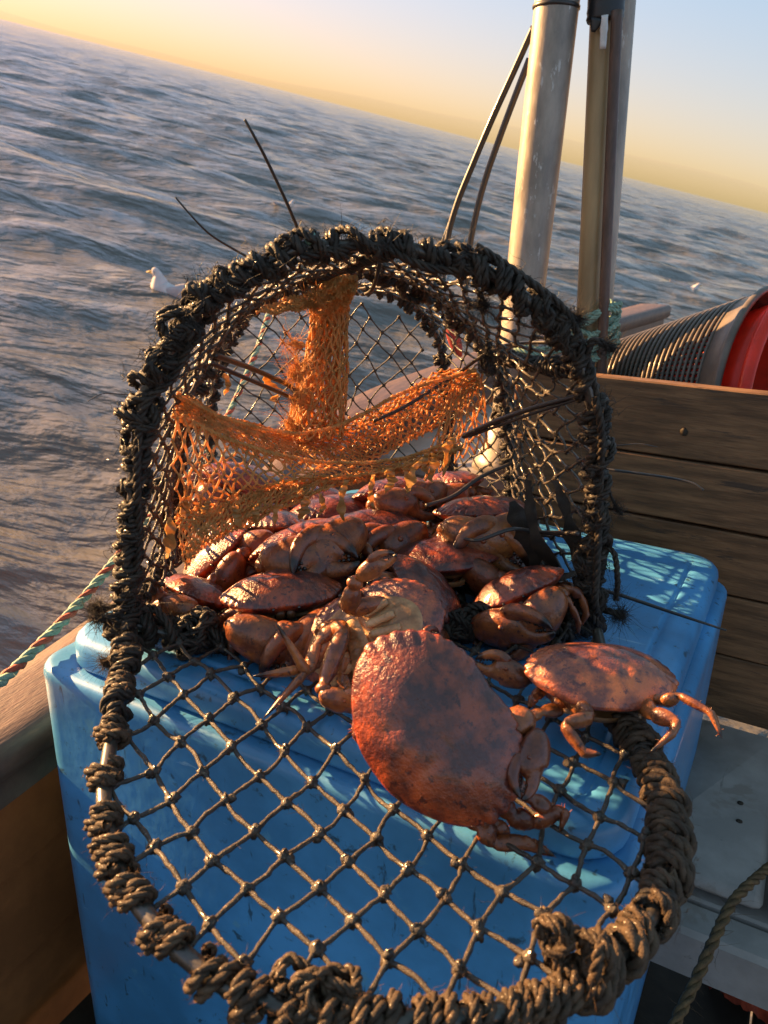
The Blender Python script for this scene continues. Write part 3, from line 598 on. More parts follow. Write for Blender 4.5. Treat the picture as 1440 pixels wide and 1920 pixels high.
# floor matting and the rope bundle along the hinge
mb = MB()
def floorS(U, V): return HL+PU[None, None]*(.505*U)[..., None]-PN[None, None]*(.34*V)[..., None]+ZB*(-.016+.004*np.sin(U*30)*np.sin(V*22))[..., None]
netpatch(mb, floorS, 22, 18, .0024, kr=2.2, jit=.2, bend=.1); part(mb.build('floor_net', M_rope), kind='stuff')
hb = spline([pix(*q, 0) for q in [(236, 1165), (330, 1192), (450, 1205)]]+[HL+PU*s-ZB*.012 for s in (.2, .3, .38)]+[pix(1010, 1190, .0), pix(1120, 1165, 0)], 260)
mb = MB(); sweep(mb, hb, .006, .006, sides=8); F4 = part(mb.build('hinge_bar', M_steel))
mb = MB(); coil(mb, hb, .012, .0056, .021, wob=.9, tilt=.008); coil(mb, hb+ZB*.004, .015, .0044, .033, wob=1.2, tilt=.012)
for i in list(rng.integers(0, 70, 9))+list(rng.integers(170, 258, 10)): knotball(mb, hb[i]+rng.normal(0, .006, 3)+np.array([0, 0, .004]), rng.uniform(.010, .017), .0044, 2)
part(mb.build('rope_binding', M_rope), F4)
mb = MB(); fuzz(mb, hb+rng.normal(0, .009, hb.shape), 1800, .012, r=.00028); part(mb.build('frayed_fibres', M_rope, smooth=False), F4, kind='stuff')
# ---- the opened door
AD = math.radians(3); WD = PN*math.cos(AD)-ZB*math.sin(AD); ND = np.cross(PU, WD); ND = ND if ND[2] > 0 else -ND
def dpx(x, y, lift=0): return onpl(x, y, HL+ND*lift, ND)
DOOR = [(240, 1200), (232, 1260), (218, 1330), (205, 1410), (195, 1490), (205, 1570), (225, 1640), (272, 1712), (345, 1790), (430, 1850), (520, 1885), (620, 1905), (740, 1912), (860, 1908), (980, 1890), (1080, 1850), (1160, 1790), (1225, 1710), (1252, 1630), (1255, 1550), (1240, 1480), (1205, 1405), (1165, 1345), (1140, 1270), (1120, 1185)]
door = spline([dpx(x, y) for x, y in DOOR], 520)
mb = MB(); sweep(mb, door, .0058, .0058, sides=14); F5 = part(mb.build('door_frame', M_steel))
def wrap_at(c, T, turns, rc, rr, adv, ph, m=M_wrap, nm='rope_wrap', loose=.15):
    a0 = nz(np.cross(T, ZB)); b0 = np.cross(a0, T); t = np.linspace(0, 2*np.pi*turns, int(26*turns)); s = (t/(2*np.pi)-turns/2)*adv
    w = rc*(1+loose*np.sin(t*1.3+ph)+.1*np.sin(t*2.7))
    p = c+T*(s+.004*np.sin(t+ph))[:, None]+w[:, None]*(np.cos(t+ph)[:, None]*a0+np.sin(t+ph)[:, None]*b0)
    mb = MB(); q = rope(mb, p, rr, ds=rr*.5, sides=7, jit=.09)
    if turns > 2: e = c+T*(s[-1])+a0*rc; q2 = rope(mb, spline([p[-1], p[-1]+T*adv*.6+(c-p[-1])*.2, c+T*adv*(turns/2+.5)+b0*rc], 16), rr*.8, sides=6)
    fuzz(mb, q+rng.normal(0, rr*.6, q.shape), int(110*turns), .0036, r=.00015, col=(2.4, 2.0, 1.5))  # fibres tinted bright gold: rim light put into their colour
    return part(mb.build(nm, m), F5)
L = np.r_[0, np.cumsum(np.linalg.norm(np.diff(door, axis=0), axis=1))]
marks = [(240, 1225, 3), (228, 1290, 2.2), (216, 1375, 2.4), (203, 1455, 1.7), (200, 1540, 1.7), (222, 1600, 3.2), (262, 1660, 2.8), (325, 1745, 3), (408, 1815, 2.0), (470, 1862, 1.6), (545, 1885, 1.7), (610, 1895, 1.5), (700, 1905, 2.2), (800, 1908, 2.6), (885, 1905, 1.6), (960, 1880, 2.6), (1045, 1862, 3.2), (1110, 1822, 2.6), (1170, 1765, 3), (1225, 1690, 3.2), (1250, 1625, 2.8), (1258, 1560, 2.8), (1245, 1500, 2.6), (1228, 1455, 2.4), (1195, 1385, 3), (1165, 1350, 3)]
rope_pts = []
for x, y, tn in marks:
    c = dpx(x, y); i = int(np.argmin(np.linalg.norm(door-c, axis=1))); i = min(max(i, 2), 517); T = nz(door[i+2]-door[i-2])
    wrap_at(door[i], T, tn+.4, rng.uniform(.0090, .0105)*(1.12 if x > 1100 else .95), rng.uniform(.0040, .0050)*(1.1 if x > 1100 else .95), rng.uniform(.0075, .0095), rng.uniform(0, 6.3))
mb = MB(); coil(mb, door[0:60], .0105, .0055, .02, wob=.8); part(mb.build('loose_rope', M_rope), F5); mb = MB(); c5 = coil(mb, door[360:505], .009, .0040, .026, wob=.8, tilt=.004); part(mb.build('loose_rope', M_rope), F5); mb = MB()
rr_ = np.random.default_rng(5)
for (x, y) in [(548, 1850), (600, 1880), (575, 1868), (640, 1862)]: knotball(mb, dpx(x, y)+ND*.008, .009, .0034, 2.0)
part(mb.build('loose_rope', M_wrap), F5)
mb = MB(); kk = [knotball(mb, dpx(1060, 1795)+ND*.012+rng.normal(0, .006, 3), .010, .0034, 2.2) for k in range(4)]
fuzz(mb, np.vstack(kk), 700, .0055, r=.00018); part(mb.build('rope_tangle', M_wrap), F5)
# door net: lattice read off the photograph's knots, fitted on the door plane
KN = {(0, 0): (395, 1243), (1, 0): (439, 1283), (2, 0): (490, 1328), (3, 0): (532, 1374), (4, 0): (585, 1427), (5, 0): (645, 1476), (6, 0): (708, 1533), (7, 0): (768, 1595), (8, 0): (837, 1658), (9, 0): (899, 1721), (10, 0): (994, 1787),
      (0, 1): (343, 1289), (1, 1): (391, 1330), (2, 1): (434, 1373), (3, 1): (486, 1425), (4, 1): (537, 1470), (5, 1): (601, 1524), (6, 1): (656, 1580), (7, 1): (721, 1651), (8, 1): (785, 1726), (9, 1): (862, 1809),
      (0, 2): (288, 1343), (1, 2): (338, 1376), (2, 2): (379, 1427), (3, 2): (422, 1477), (4, 2): (477, 1532), (5, 2): (531, 1577), (6, 2): (599, 1639), (7, 2): (661, 1705), (8, 2): (728, 1790),
      (1, 3): (290, 1437), (2, 3): (319, 1489), (3, 3): (358, 1545), (4, 3): (398, 1596), (5, 3): (464, 1648), (6, 3): (523, 1701), (7, 3): (593, 1767), (8, -1): (870, 1587), (9, -1): (944, 1648), (10, -1): (1023, 1699), (10, -2): (1081, 1646), (9, -2): (1010, 1592), (11, -1): (1110, 1755), (11, -2): (1150, 1700)}
ks_ = list(KN); Pk = np.array([dpx(*KN[k]) for k in ks_]); Am = np.array([[1, a, b, a*b, a*a, b*b] for a, b in ks_], float)
duv = np.stack([(Pk-HL)@PU, (Pk-HL)@WD], 1); cf, *_ = np.linalg.lstsq(Am[:, :3], duv, rcond=None)
poly = np.stack([(door-HL)@PU, (door-HL)@WD], 1); poly = np.vstack([poly, [[.505, -.01], [0, -.01]]])
def inside(q):
    x, y = q; c = False; n = len(poly)
    xs, ys = poly[:, 0], poly[:, 1]; xj, yj = np.roll(xs, 1), np.roll(ys, 1)
    m = ((ys > y) != (yj > y)) & (x < (xj-xs)*(y-ys)/(yj-ys+1e-12)+xs); return m.sum() % 2 == 1
def sagz(q):                                           # the net hangs a little, but lies on the lid where the lid is under it
    p = HL+PU*q[0]+WD*q[1]; edge = np.min(np.linalg.norm(poly[:-2]-q, axis=1)); s = min(edge/.16, 1)
    over = min(1, max(0, (p[1]-LY0+.03)/.05)); z = p[2]-.022*s
    if LX0 < p[0] < LX1+.01: z = max(z, .0045) if p[1] > LY0-.02 else z
    return np.array([p[0], p[1], z])
def doornet():
    nodes = {}; 
    for a in range(-8, 20):
        for b in range(-14, 12):
            if (a, b) in KN: q = duv[ks_.index((a, b))]
            else: q = np.array([1, a, b])@cf+rng.normal(0, .0018, 2)
            nodes[(a, b)] = q
    A_, B_, kn = [], [], []
    for (a, b), q in nodes.items():
        if inside(q): kn.append(sagz(q))
        for d in ((1, 0), (0, 1)):
            e = nodes.get((a+d[0], b+d[1]))
            if e is None: continue
            i1, i2 = inside(q), inside(e)
            if i1 and i2: A_.append(sagz(q)); B_.append(sagz(e))
            elif i1 or i2:
                s, o = (q, e) if i1 else (e, q); lo, hi = 0, 1.
                for _ in range(14):
                    mm = (lo+hi)/2; lo, hi = (mm, hi) if inside(s+(o-s)*mm) else (lo, mm)
                A_.append(sagz(s)); g = s+(o-s)*lo; B_.append(HL+PU*g[0]+WD*g[1])
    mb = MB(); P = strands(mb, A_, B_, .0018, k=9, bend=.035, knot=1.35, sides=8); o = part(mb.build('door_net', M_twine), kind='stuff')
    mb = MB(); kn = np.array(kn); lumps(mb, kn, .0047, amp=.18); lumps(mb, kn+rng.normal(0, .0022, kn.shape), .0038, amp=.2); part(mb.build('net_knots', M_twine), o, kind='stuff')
    mb = MB(); fuzz(mb, np.vstack([kn+rng.normal(0, .002, kn.shape)]*3), 1900, .0034, r=.00016, col=(2.6, 2.2, 1.7)); fuzz(mb, P.reshape(-1, 3), 1500, .0032, r=.00015, col=(2.2, 1.9, 1.5)); part(mb.build('net_fuzz', M_twine, smooth=False), o, kind='stuff')  # pale tint paints bright highlights into the sandy fuzz
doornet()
# ---- orange entrance netting
def ruled(top, bot, dt, db, bulge=0.0, fold=0.0, n=200):
    a = spline([pix(x, y, d) for (x, y), d in zip(top, dt)], n); b = spline([pix(x, y, d) for (x, y), d in zip(bot, db)], n)
    def S_(U, V):
        p = rs(a, U)*(1-V[..., None])+rs(b, U)*V[..., None]
        return p+PN*(bulge*np.sin(np.pi*V)+fold*np.sin(V*17+U*9)*np.minimum(1, U*3))[..., None]+ZB*(fold*.5*np.sin(U*23+V*5))[..., None]
    return S_
wrapn = lambda k: k.get('wrap')
def onet(name, S_, nu, nv, r_=.00115, jit=.25, **k):
    mb = MB(); nu = nu if wrapn(k) else int(nu*1.2); P = netpatch(mb, S_, nu, nv, r_, kr=1.45, jit=jit, bend=.05, **k); fuzz(mb, P.reshape(-1, 3), 260, .006, r=.0002); return part(mb.build(name, M_orange), kind='stuff')
TA = [(326, 770), (400, 812), (480, 842), (560, 862), (640, 868), (740, 862), (850, 828)]; BA = [(330, 975), (400, 952), (480, 925), (570, 905), (660, 893), (760, 872), (862, 838)]
onet('funnel_net', ruled(TA, BA, [.03, .06, .09, .11, .12, .13, .16], [.03, .05, .08, .10, .12, .14, .16], .02, .003), 24, 9)
TB = [(333, 738), (380, 757), (426, 782), (485, 799), (547, 808), (644, 790), (700, 763), (765, 728), (822, 697), (892, 690)]; BB = [(326, 772), (385, 806), (450, 835), (520, 852), (590, 866), (670, 862), (735, 845), (790, 812), (850, 775), (905, 722)]
onet('sling_net', ruled(TB, BB, [.06, .12, .17, .21, .24, .26, .27, .28, .29, .30], [.05, .08, .11, .14, .16, .2, .24, .27, .29, .30], -.02, .004), 34, 12)
onet('sling_net', ruled([(x+2, y+6) for x, y in TB], [(x-4, y+8) for x, y in BB], [.05, .1, .15, .19, .22, .24, .25, .26, .27, .28], [.05, .07, .1, .13, .15, .19, .22, .25, .27, .28], -.012, .006), 30, 13)
onet('folded_net', ruled([(x, y-4) for x, y in BA], [(340, 990), (410, 962), (490, 935), (575, 915), (668, 903), (765, 882), (864, 846)], [.03, .05, .08, .10, .12, .14, .16], [.03, .05, .08, .10, .12, .14, .16], .006, .004), 34, 6)
TC = [(330, 960), (400, 945), (470, 928), (545, 912), (640, 893)]; BC = [(348, 1062), (390, 1022), (450, 990), (510, 962), (575, 930)]
onet('hanging_net', ruled(TC, BC, [.04, .05, .07, .09, .11], [.02, .03, .05, .07, .09], .01, .004), 24, 10, r_=.0012)
TD = [(838, 745), (870, 715), (905, 700)]; BD = [(790, 905), (850, 868), (915, 840)]
onet('slack_net', ruled(TD, BD, [.28, .29, .30], [.2, .26, .3], .0, .002), 7, 7, r_=.0012)
TF = [(482, 586), (520, 566), (570, 552), (620, 530), (668, 512)]; BF = [(520, 585), (560, 580), (600, 572), (640, 556), (668, 545)]
onet('gathered_net', ruled(TF, BF, [.16, .18, .2, .22, .22], [.16, .18, .2, .22, .22], .006, .003), 24, 6, r_=.0013)
onet('gathered_net', ruled([(606, 530), (625, 520), (655, 512), (668, 530)], [(585, 582), (605, 590), (635, 585), (652, 575)], [.2]*4, [.22]*4, .012, .004), 13, 9, r_=.0015)
# the upright tube of gathered netting
axis = spline([pix(618, 560, .24), pix(616, 600, .24), pix(612, 650, .24), pix(606, 700, .235), pix(600, 750, .23), pix(592, 810, .22)], 80)
def tubeS(U, V):
    c = rs(axis, V); rad = np.interp(V, [0, .2, .4, .55, .7, .85, 1], [.022, .021, .024, .028, .030, .032, .036])*(1+.10*np.sin(U*2*np.pi*5+V*4)); a = U*2*np.pi
    return c+rad[..., None]*(np.cos(a)[..., None]*PU+np.sin(a)[..., None]*PN)
onet('entrance_tube', tubeS, 19, 17, r_=.00145, jit=.3, wrap=True)
axis_in = lambda U, V: rs(axis, V)+(.8*np.interp(V, [0, .4, 1], [.019, .021, .029]))[..., None]*(np.cos(U*6.283)[..., None]*PU+np.sin(U*6.283)[..., None]*PN)
onet('tube_lining', axis_in, 17, 21, r_=.0013, jit=.3, wrap=True)
mb = MB()
for (x, y) in [(553, 645), (560, 690), (548, 705), (560, 740), (540, 800), (590, 575)]:
    fuzz(mb, [pix(x, y, .19)]*3+rng.normal(0, .003, (3, 3)), 130, .018, r=.0002)
    knotball(mb, pix(x+8, y, .2), .006, .0022, 1.6)
part(mb.build('frayed_ends', M_orange), kind='stuff')
# orange drawcord along the folded lower edge of the funnel
for q, d in (([(330, 975), (400, 955), (480, 928), (570, 908), (660, 893), (760, 872), (862, 838)], .11), ([(333, 742), (426, 786), (547, 812), (644, 794), (765, 732), (892, 694)], .22), ([(326, 775), (450, 832), (600, 866), (740, 862), (850, 828)], .1)):
    mb = MB(); dd_ = np.linspace(.04, d+.05, len(q)); rope(mb, spline([pix(x, y, e) for (x, y), e in zip(q, dd_)], 200), .0024, sides=5, jit=.2); part(mb.build('drawcord', M_orange))
# black stretch cords and pegs inside
def cord(pts, r0_, r1_=None, m=M_cable, nm='stretch_cord', base=None):
    p = spline(pts, 60); mb = MB(); rr = np.linspace(r0_, r1_ or r0_, 60); sweep(mb, p, rr, rr*.8, sides=8); return part(mb.build(nm, m))
cord([pix(1085, 742, .02), pix(1000, 765, .06), pix(930, 790, .1), pix(870, 818, .14)], .0030, .0042)
cord([pix(1085, 748, .02), pix(1000, 775, .06), pix(930, 800, .1), pix(880, 818, .14)], .0022)
cord([pix(1100, 640, .0), pix(940, 650, .2), pix(850, 706, .28), pix(760, 762, .26), pix(700, 790, .25)], .0028)
cord([pix(955, 870, .3), pix(900, 895, .24), pix(850, 930, .2), pix(800, 948, .16)], .0032)
cord([pix(400, 665, .14), pix(470, 690, .2), pix(540, 722, .24), pix(556, 735, .24)], .0045, .0035)
cord([pix(395, 680, .12), pix(440, 700, .15), pix(545, 745, .22), pix(580, 765, .22)], .0035, .003)
cord([pix(712, 492, .03), pix(706, 520, .04), pix(696, 545, .06), pix(680, 552, .08), pix(672, 545, .09)], .0022)
cord([pix(1085, 1000, -.01), pix(1010, 998, .06), pix(960, 992, .04), pix(900, 1012, .04), pix(870, 1010, .05)], .0035, .002)
# weed and torn strips
def weed(pts, w, d, m=M_weed, nm='weed_strip'):
    p = spline([pix(x, y, d) for x, y in pts], 26); K = len(p); t = np.linspace(0, 1, K)
    ww = w*(np.sin(np.pi*np.clip(t*.9+.12, 0, 1))**.7)*(1+.3*np.sin(t*19+pts[0][0])); s = nz(PU+PN*rng.normal(0, .5)); tw = np.sin(t*5+pts[0][0])*.7
    side = np.cos(tw)[:, None]*s+np.sin(tw)[:, None]*PN
    V = np.stack([p-side*ww[:, None], p+PN*.0012*np.sin(t*30)[:, None], p+side*ww[:, None]], 1); mb = MB(); mb.add(V.reshape(-1, 3), q=grid_faces(K, 3)); V2 = V+PN*.0007; mb.add(V2.reshape(-1, 3), q=grid_faces(K, 3)[:, ::-1]); return part(mb.build(nm, m))
for q, w, d in [([(850, 820), (838, 838), (838, 865), (830, 895)], .006, .10), ([(870, 815), (850, 825), (846, 850)], .004, .11), ([(812, 850), (815, 870), (806, 895), (812, 905)], .005, .1), ([(795, 858), (775, 880), (768, 905), (762, 925)], .008, .08), ([(772, 870), (760, 880), (770, 900)], .006, .1),
                ([(800, 850), (795, 875), (802, 890)], .005, .1), ([(650, 900), (642, 925), (640, 960), (645, 978)], .005, .05), ([(575, 930), (570, 955), (560, 975)], .007, .06), ([(545, 935), (520, 950), (515, 985)], .006, .05), ([(482, 945), (478, 965), (482, 990)], .005, .05), ([(440, 948), (445, 970), (452, 990)], .006, .04),
                ([(390, 940), (385, 955), (388, 962)], .006, .03), ([(352, 930), (345, 950), (352, 975)], .006, .03), ([(318, 970), (320, 1000), (315, 1030), (308, 1050)], .008, .02), ([(500, 700), (505, 720), (540, 735)], .006, .22), ([(520, 740), (512, 752), (540, 760)], .005, .2), ([(700, 890), (695, 925), (700, 955)], .004, .06), ([(508, 705), (530, 712), (552, 728)], .005, .24),
                ([(728, 880), (735, 900), (722, 925)], .006, .07), ([(600, 925), (606, 950), (596, 968)], .004, .06), ([(420, 700), (428, 722), (420, 742)], .004, .1)]: weed(q, w, d)
# dark torn rubber web at the right foot of the arch, seen against the lid
for q, w, d in [([(990, 900), (995, 960), (1010, 1020), (1050, 1075), (1090, 1090)], .010, .05), ([(1040, 900), (1062, 960), (1075, 1020), (1085, 1085)], .009, .02), ([(960, 940), (985, 1000), (1000, 1060), (1040, 1085)], .016, .07), ([(1000, 1085), (1040, 1082), (1100, 1075)], .018, .03)]: weed(q, w, d, m=M_rope, nm='rubber_web')
# frayed tails standing out from the binding
def tail(pts, r_, nf, L_=.014, m=M_rope):
    mb = MB(); p = rope(mb, spline(pts, 40), r_, sides=5); fuzz(mb, p[-max(3, len(p)//4):], nf, L_, r=.0002); return part(mb.build('frayed_tail', m), kind='stuff')
tail([pix(250, 1135, 0), pix(215, 1155, -.01), pix(180, 1160, -.01)], .0045, 260, .013); tail([pix(262, 1160, 0), pix(238, 1172, -.02), pix(232, 1188, -.02)], .006, 60)
tail([pix(245, 1120, 0), pix(200, 1140, 0), pix(178, 1138, 0)], .003, 300, .014)
tail([pix(1095, 700, 0), pix(1110, 640, -.01), pix(1150, 655, -.01)], .004, 220, .014); tail([pix(1040, 615, 0), pix(1036, 590, 0), pix(1042, 572, 0)], .007, 120)
tail([pix(1050, 600, 0), pix(1070, 590, 0), pix(1085, 600, 0)], .003, 300, .013); tail([pix(1120, 1030, 0), pix(1150, 1035, -.01), pix(1158, 1090, -.02), pix(1155, 1125, -.02)], .0032, 90, .01)
tail([pix(1120, 1140, 0), pix(1150, 1148, -.02), pix(1165, 1155, -.02)], .004, 300, .014); tail([pix(1125, 880, 0), pix(1150, 940, 0), pix(1165, 965, 0)], .0016, 160, .009)
tail([pix(240, 1255, 0), pix(215, 1245, -.01), pix(195, 1242, -.02)], .005, 260, .012, m=M_wrap); tail([pix(900, 545, .02), pix(905, 575, .02)], .003, 240, .014); tail([pix(915, 640, .08), pix(918, 670, .08)], .003, 260, .012)
# rubber bait straps that stick out like feelers
for q, r0_, r1_ in [([at(572, 462, 1.03), at(540, 385, 1.0), at(500, 300, .98), at(478, 258, .97), at(459, 224, .97)], .0026, .0018), ([at(480, 490, 1.0), at(440, 468, .99), at(395, 440, .97), at(362, 408, .96), at(329, 370, .96)], .0024, .0014),
                    ([at(1118, 878, .98), at(1170, 884, .97), at(1250, 895, .96), at(1296, 905, .95), at(1319, 919, .945)], .0026, .0016), ([at(1100, 1100, 1.0), at(1160, 1115, .97), at(1250, 1145, .95), at(1310, 1165, .93), at(1362, 1182, .92)], .0036, .0014),
                    ([at(1125, 838, .98), at(1170, 834, .97), at(1200, 832, .97), at(1232, 838, .96)], .0010, .0006), ([at(165, 752, .98), at(195, 738, 1.0), at(250, 741, 1.02)], .0007, .0009)]:
    p = spline(q, 60); mb = MB(); rr = np.linspace(r0_, r1_, 60); sweep(mb, p, rr, rr*.7, sides=8); part(mb.build('rubber_strap', M_cable))
mb = MB(); lumps(mb, [pix(583, 449, -.005)], .006, amp=.1); part(mb.build('green_bead', M_green))
# ---------------------------------------------------------------- crabs
OUT = [(0, .56), (.16, .575), (.36, .565), (.60, .50), (.80, .38), (.94, .21), (1.0, .03), (.985, -.10), (.90, -.24), (.74, -.37), (.54, -.48), (.36, -.55), (.20, -.585), (0, -.595)]
o_r = spline(OUT, 90); OUTL = np.vstack([o_r, (o_r*[-1, 1])[::-1][1:-1]])
def carapace(mb, s, hgt=.34, rear=0, tone=(1, 1, 1), seed=0, ysc=1.07, edge=(1.9, 1.5, 1.2)):
    g = np.random.default_rng(seed); n = len(OUTL); L = np.r_[0, np.cumsum(np.linalg.norm(np.diff(OUTL, axis=0), axis=1))]
    Lr = np.minimum(L, L[-1]+.013-L); k = np.clip((Lr-.22)/.13, 0, 9.2); act = ((Lr > .22) & (k < 9.2)).astype(float)
    sc = np.abs(np.sin(np.pi*k))**.45; lob = act*(sc-.5)
    rows, cols = [], []
    rho = [0, .08, .16, .24, .32, .40, .48, .55, .61, .67, .72, .77, .81, .85, .88, .91, .935, .96, .98, 1.0]
    ph = g.uniform(0, 6, 6)
    for r_ in rho:
        e = max(0, (r_-.80)/.20); q = OUTL*r_*(1+.045*lob*e**1.5)[:, None]; x, y = q[:, 0], q[:, 1]
        z = hgt*(1-np.abs(r_)**2.5)**.80
        z = z+.03*np.exp(-((x/.22)**2+((y-.2)/.16)**2))+.022*np.exp(-(((np.abs(x)-.48)/.25)**2+((y-.03)/.2)**2))+.02*np.exp(-((x/.15)**2+((y+.22)/.16)**2))
        z = z-.018*np.exp(-(((np.abs(x)-.24)/.05)**2))*np.exp(-((y+.02)/.3)**2)-.012*np.exp(-((y-.02)/.04)**2)*np.exp(-(x/.35)**2)
        z = z-.030*act*(1-sc)*e+.02*act*sc*max(0, (r_-.86)/.14)+.006*np.sin(x*9+ph[0])*np.sin(y*11+ph[1])*(1-r_)
        rows.append(np.c_[x, y, z])
        rear = np.clip(-y/.5, 0, 1); a = e*(.35+.65*rear)
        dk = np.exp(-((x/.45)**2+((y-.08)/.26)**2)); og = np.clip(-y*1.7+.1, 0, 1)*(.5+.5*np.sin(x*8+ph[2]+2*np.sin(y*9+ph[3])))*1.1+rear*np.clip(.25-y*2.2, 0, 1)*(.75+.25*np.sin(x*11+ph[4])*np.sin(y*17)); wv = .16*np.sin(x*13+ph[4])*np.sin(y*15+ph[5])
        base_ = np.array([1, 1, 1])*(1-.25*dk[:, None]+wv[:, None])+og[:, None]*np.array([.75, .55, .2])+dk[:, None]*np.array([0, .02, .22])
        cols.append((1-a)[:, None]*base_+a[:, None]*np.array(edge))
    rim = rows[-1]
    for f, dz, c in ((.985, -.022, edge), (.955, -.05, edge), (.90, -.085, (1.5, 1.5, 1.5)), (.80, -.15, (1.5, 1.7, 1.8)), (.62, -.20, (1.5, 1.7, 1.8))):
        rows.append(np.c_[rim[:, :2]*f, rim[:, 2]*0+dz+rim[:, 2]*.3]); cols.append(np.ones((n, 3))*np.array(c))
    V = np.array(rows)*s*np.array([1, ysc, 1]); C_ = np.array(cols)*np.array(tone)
    mb.add(V.reshape(-1, 3), q=grid_faces(len(rows), n, True), col=C_.reshape(-1, 3))
def belly(mb, s, detail=False):
    th = np.linspace(0, 2*np.pi, 61)[:-1]; rows, cols = [], []
    for f, z in ((.97, -.10), (.93, -.16), (.84, -.21), (.70, -.245), (.52, -.265), (.30, -.275), (.1, -.28), (.01, -.28)):
        x, y = .84*f*np.cos(th), .50*f*np.sin(th)-.01; zz = z+.012*np.sin(y*40)*(np.abs(x) < .45)*(f < .9)-.02*np.exp(-(x/.03)**2)*(f < .8)
        rows.append(np.c_[x, y, zz]); cols.append(np.ones((60, 3))*np.array([1.25, 1.2, 1.1])*(1-.35*((np.abs(np.sin(y*20)) < .25) & (f < .85)))[:, None])
    mb.add(np.array(rows).reshape(-1, 3)*s, q=grid_faces(8, 60, True)[:, ::-1], col=np.array(cols).reshape(-1, 3), m=1)
    # abdomen flap, six plates, folded forward under the body
    for i in range(6):
        y0 = -.50+i*.115; w = .19-.020*i; x = np.linspace(-1, 1, 9)
        V = np.array([[(a*w*(1-.1*b), y0+b*.125, -.335-.030*(1-a*a)-.012*math.sin(b*3.1)+(.09 if i == 0 and b == 0 else 0)) for a in x] for b in (0, .12, .5, .9, 1)])
        mb.add(V.reshape(-1, 3)*s, q=grid_faces(5, 9)[:, ::-1], col=(1.25, 1.15, 1.0) if i % 2 else (1.0, .9, .8), m=1)
    # sternal plates either side
    for sg in (-1, 1):
        for i in range(5):
            a = np.array([sg*.16, -.30+i*.125, -.335]); b = np.array([sg*(.50+.04*math.sin(i)), -.42+i*.17, -.27])
            sweep(mb, np.linspace(a, b, 8)*s, .052*s*np.array([.8, 1, 1.05, 1.05, 1, 1, .9, .7]), .034*s, ref=(0, 1, 0), sides=10, col=(1.5, 1.5, 1.5), m=1)
def limb(mb, J, w, s, flat=.68, col0=(1, 1, 1), m=0, tip=True, ref=None, spiny=0):
    # J: joints from the body outward; each segment swells and pinches at its joint, one continuous skin
    J = [np.asarray(j, float) for j in J]; pts, rr, cc = [], [], []
    segw = w
    for i in range(len(J)-1):
        a, b = J[i], J[i+1]; last = i == len(J)-2; K = 10
        t = np.linspace(0, 1, K) if last else np.linspace(0, 1, K)[:-1]
        for tt in t:
            pts.append(a+(b-a)*tt)
            if last and tip: r_ = segw[i]*(1-tt)**.7*.98+.004*s; 
            else:
                nxt = segw[i+1] if i+1 < len(segw) else segw[i]
                r_ = (segw[i]*(1-tt)+nxt*tt)*(.62+.46*max(0, math.sin(math.pi*min(1, tt*1.03)))**.55)
            rr.append(r_)
            f = 1.0
            c = np.array(col0)*(1.18 if (tt < .12 or tt > .9) and not last else 1.0)
            if last and tip and tt > .72: c = np.array([.10, .10, .10])
            cc.append(c)
    pts = np.array(pts); pts2 = pts.copy()
    for _ in range(1): pts2[1:-1] = .25*pts[:-2]+.5*pts[1:-1]+.25*pts[2:]
    rr = np.array(rr)
    if ref is None:
        v = np.cross(J[1]-J[0], J[-1]-J[1]); ref = np.cross(v, J[-1]-J[0]) if np.linalg.norm(v) > 1e-7 else np.array([0, 0, 1.]); ref = nz(ref)
    sweep(mb, pts2, rr, rr*flat, ref=ref, sides=12, col=np.array(cc), m=m)
    if spiny:
        k = spiny; i = rng.integers(3, len(pts2)-2, k); tubesP = []
        for q in i:
            d = unit(rng.normal(size=3)); P0 = pts2[q]+d*rr[q]*.7; tubesP.append([P0, P0+d*.022*s, P0+d*.045*s+rng.normal(0, .01*s, 3)])
        tubes(mb, np.array(tubesP), np.array([[.005, .0035, .0015]])*s, 4, (1.4, 1.2, .9), m=m)
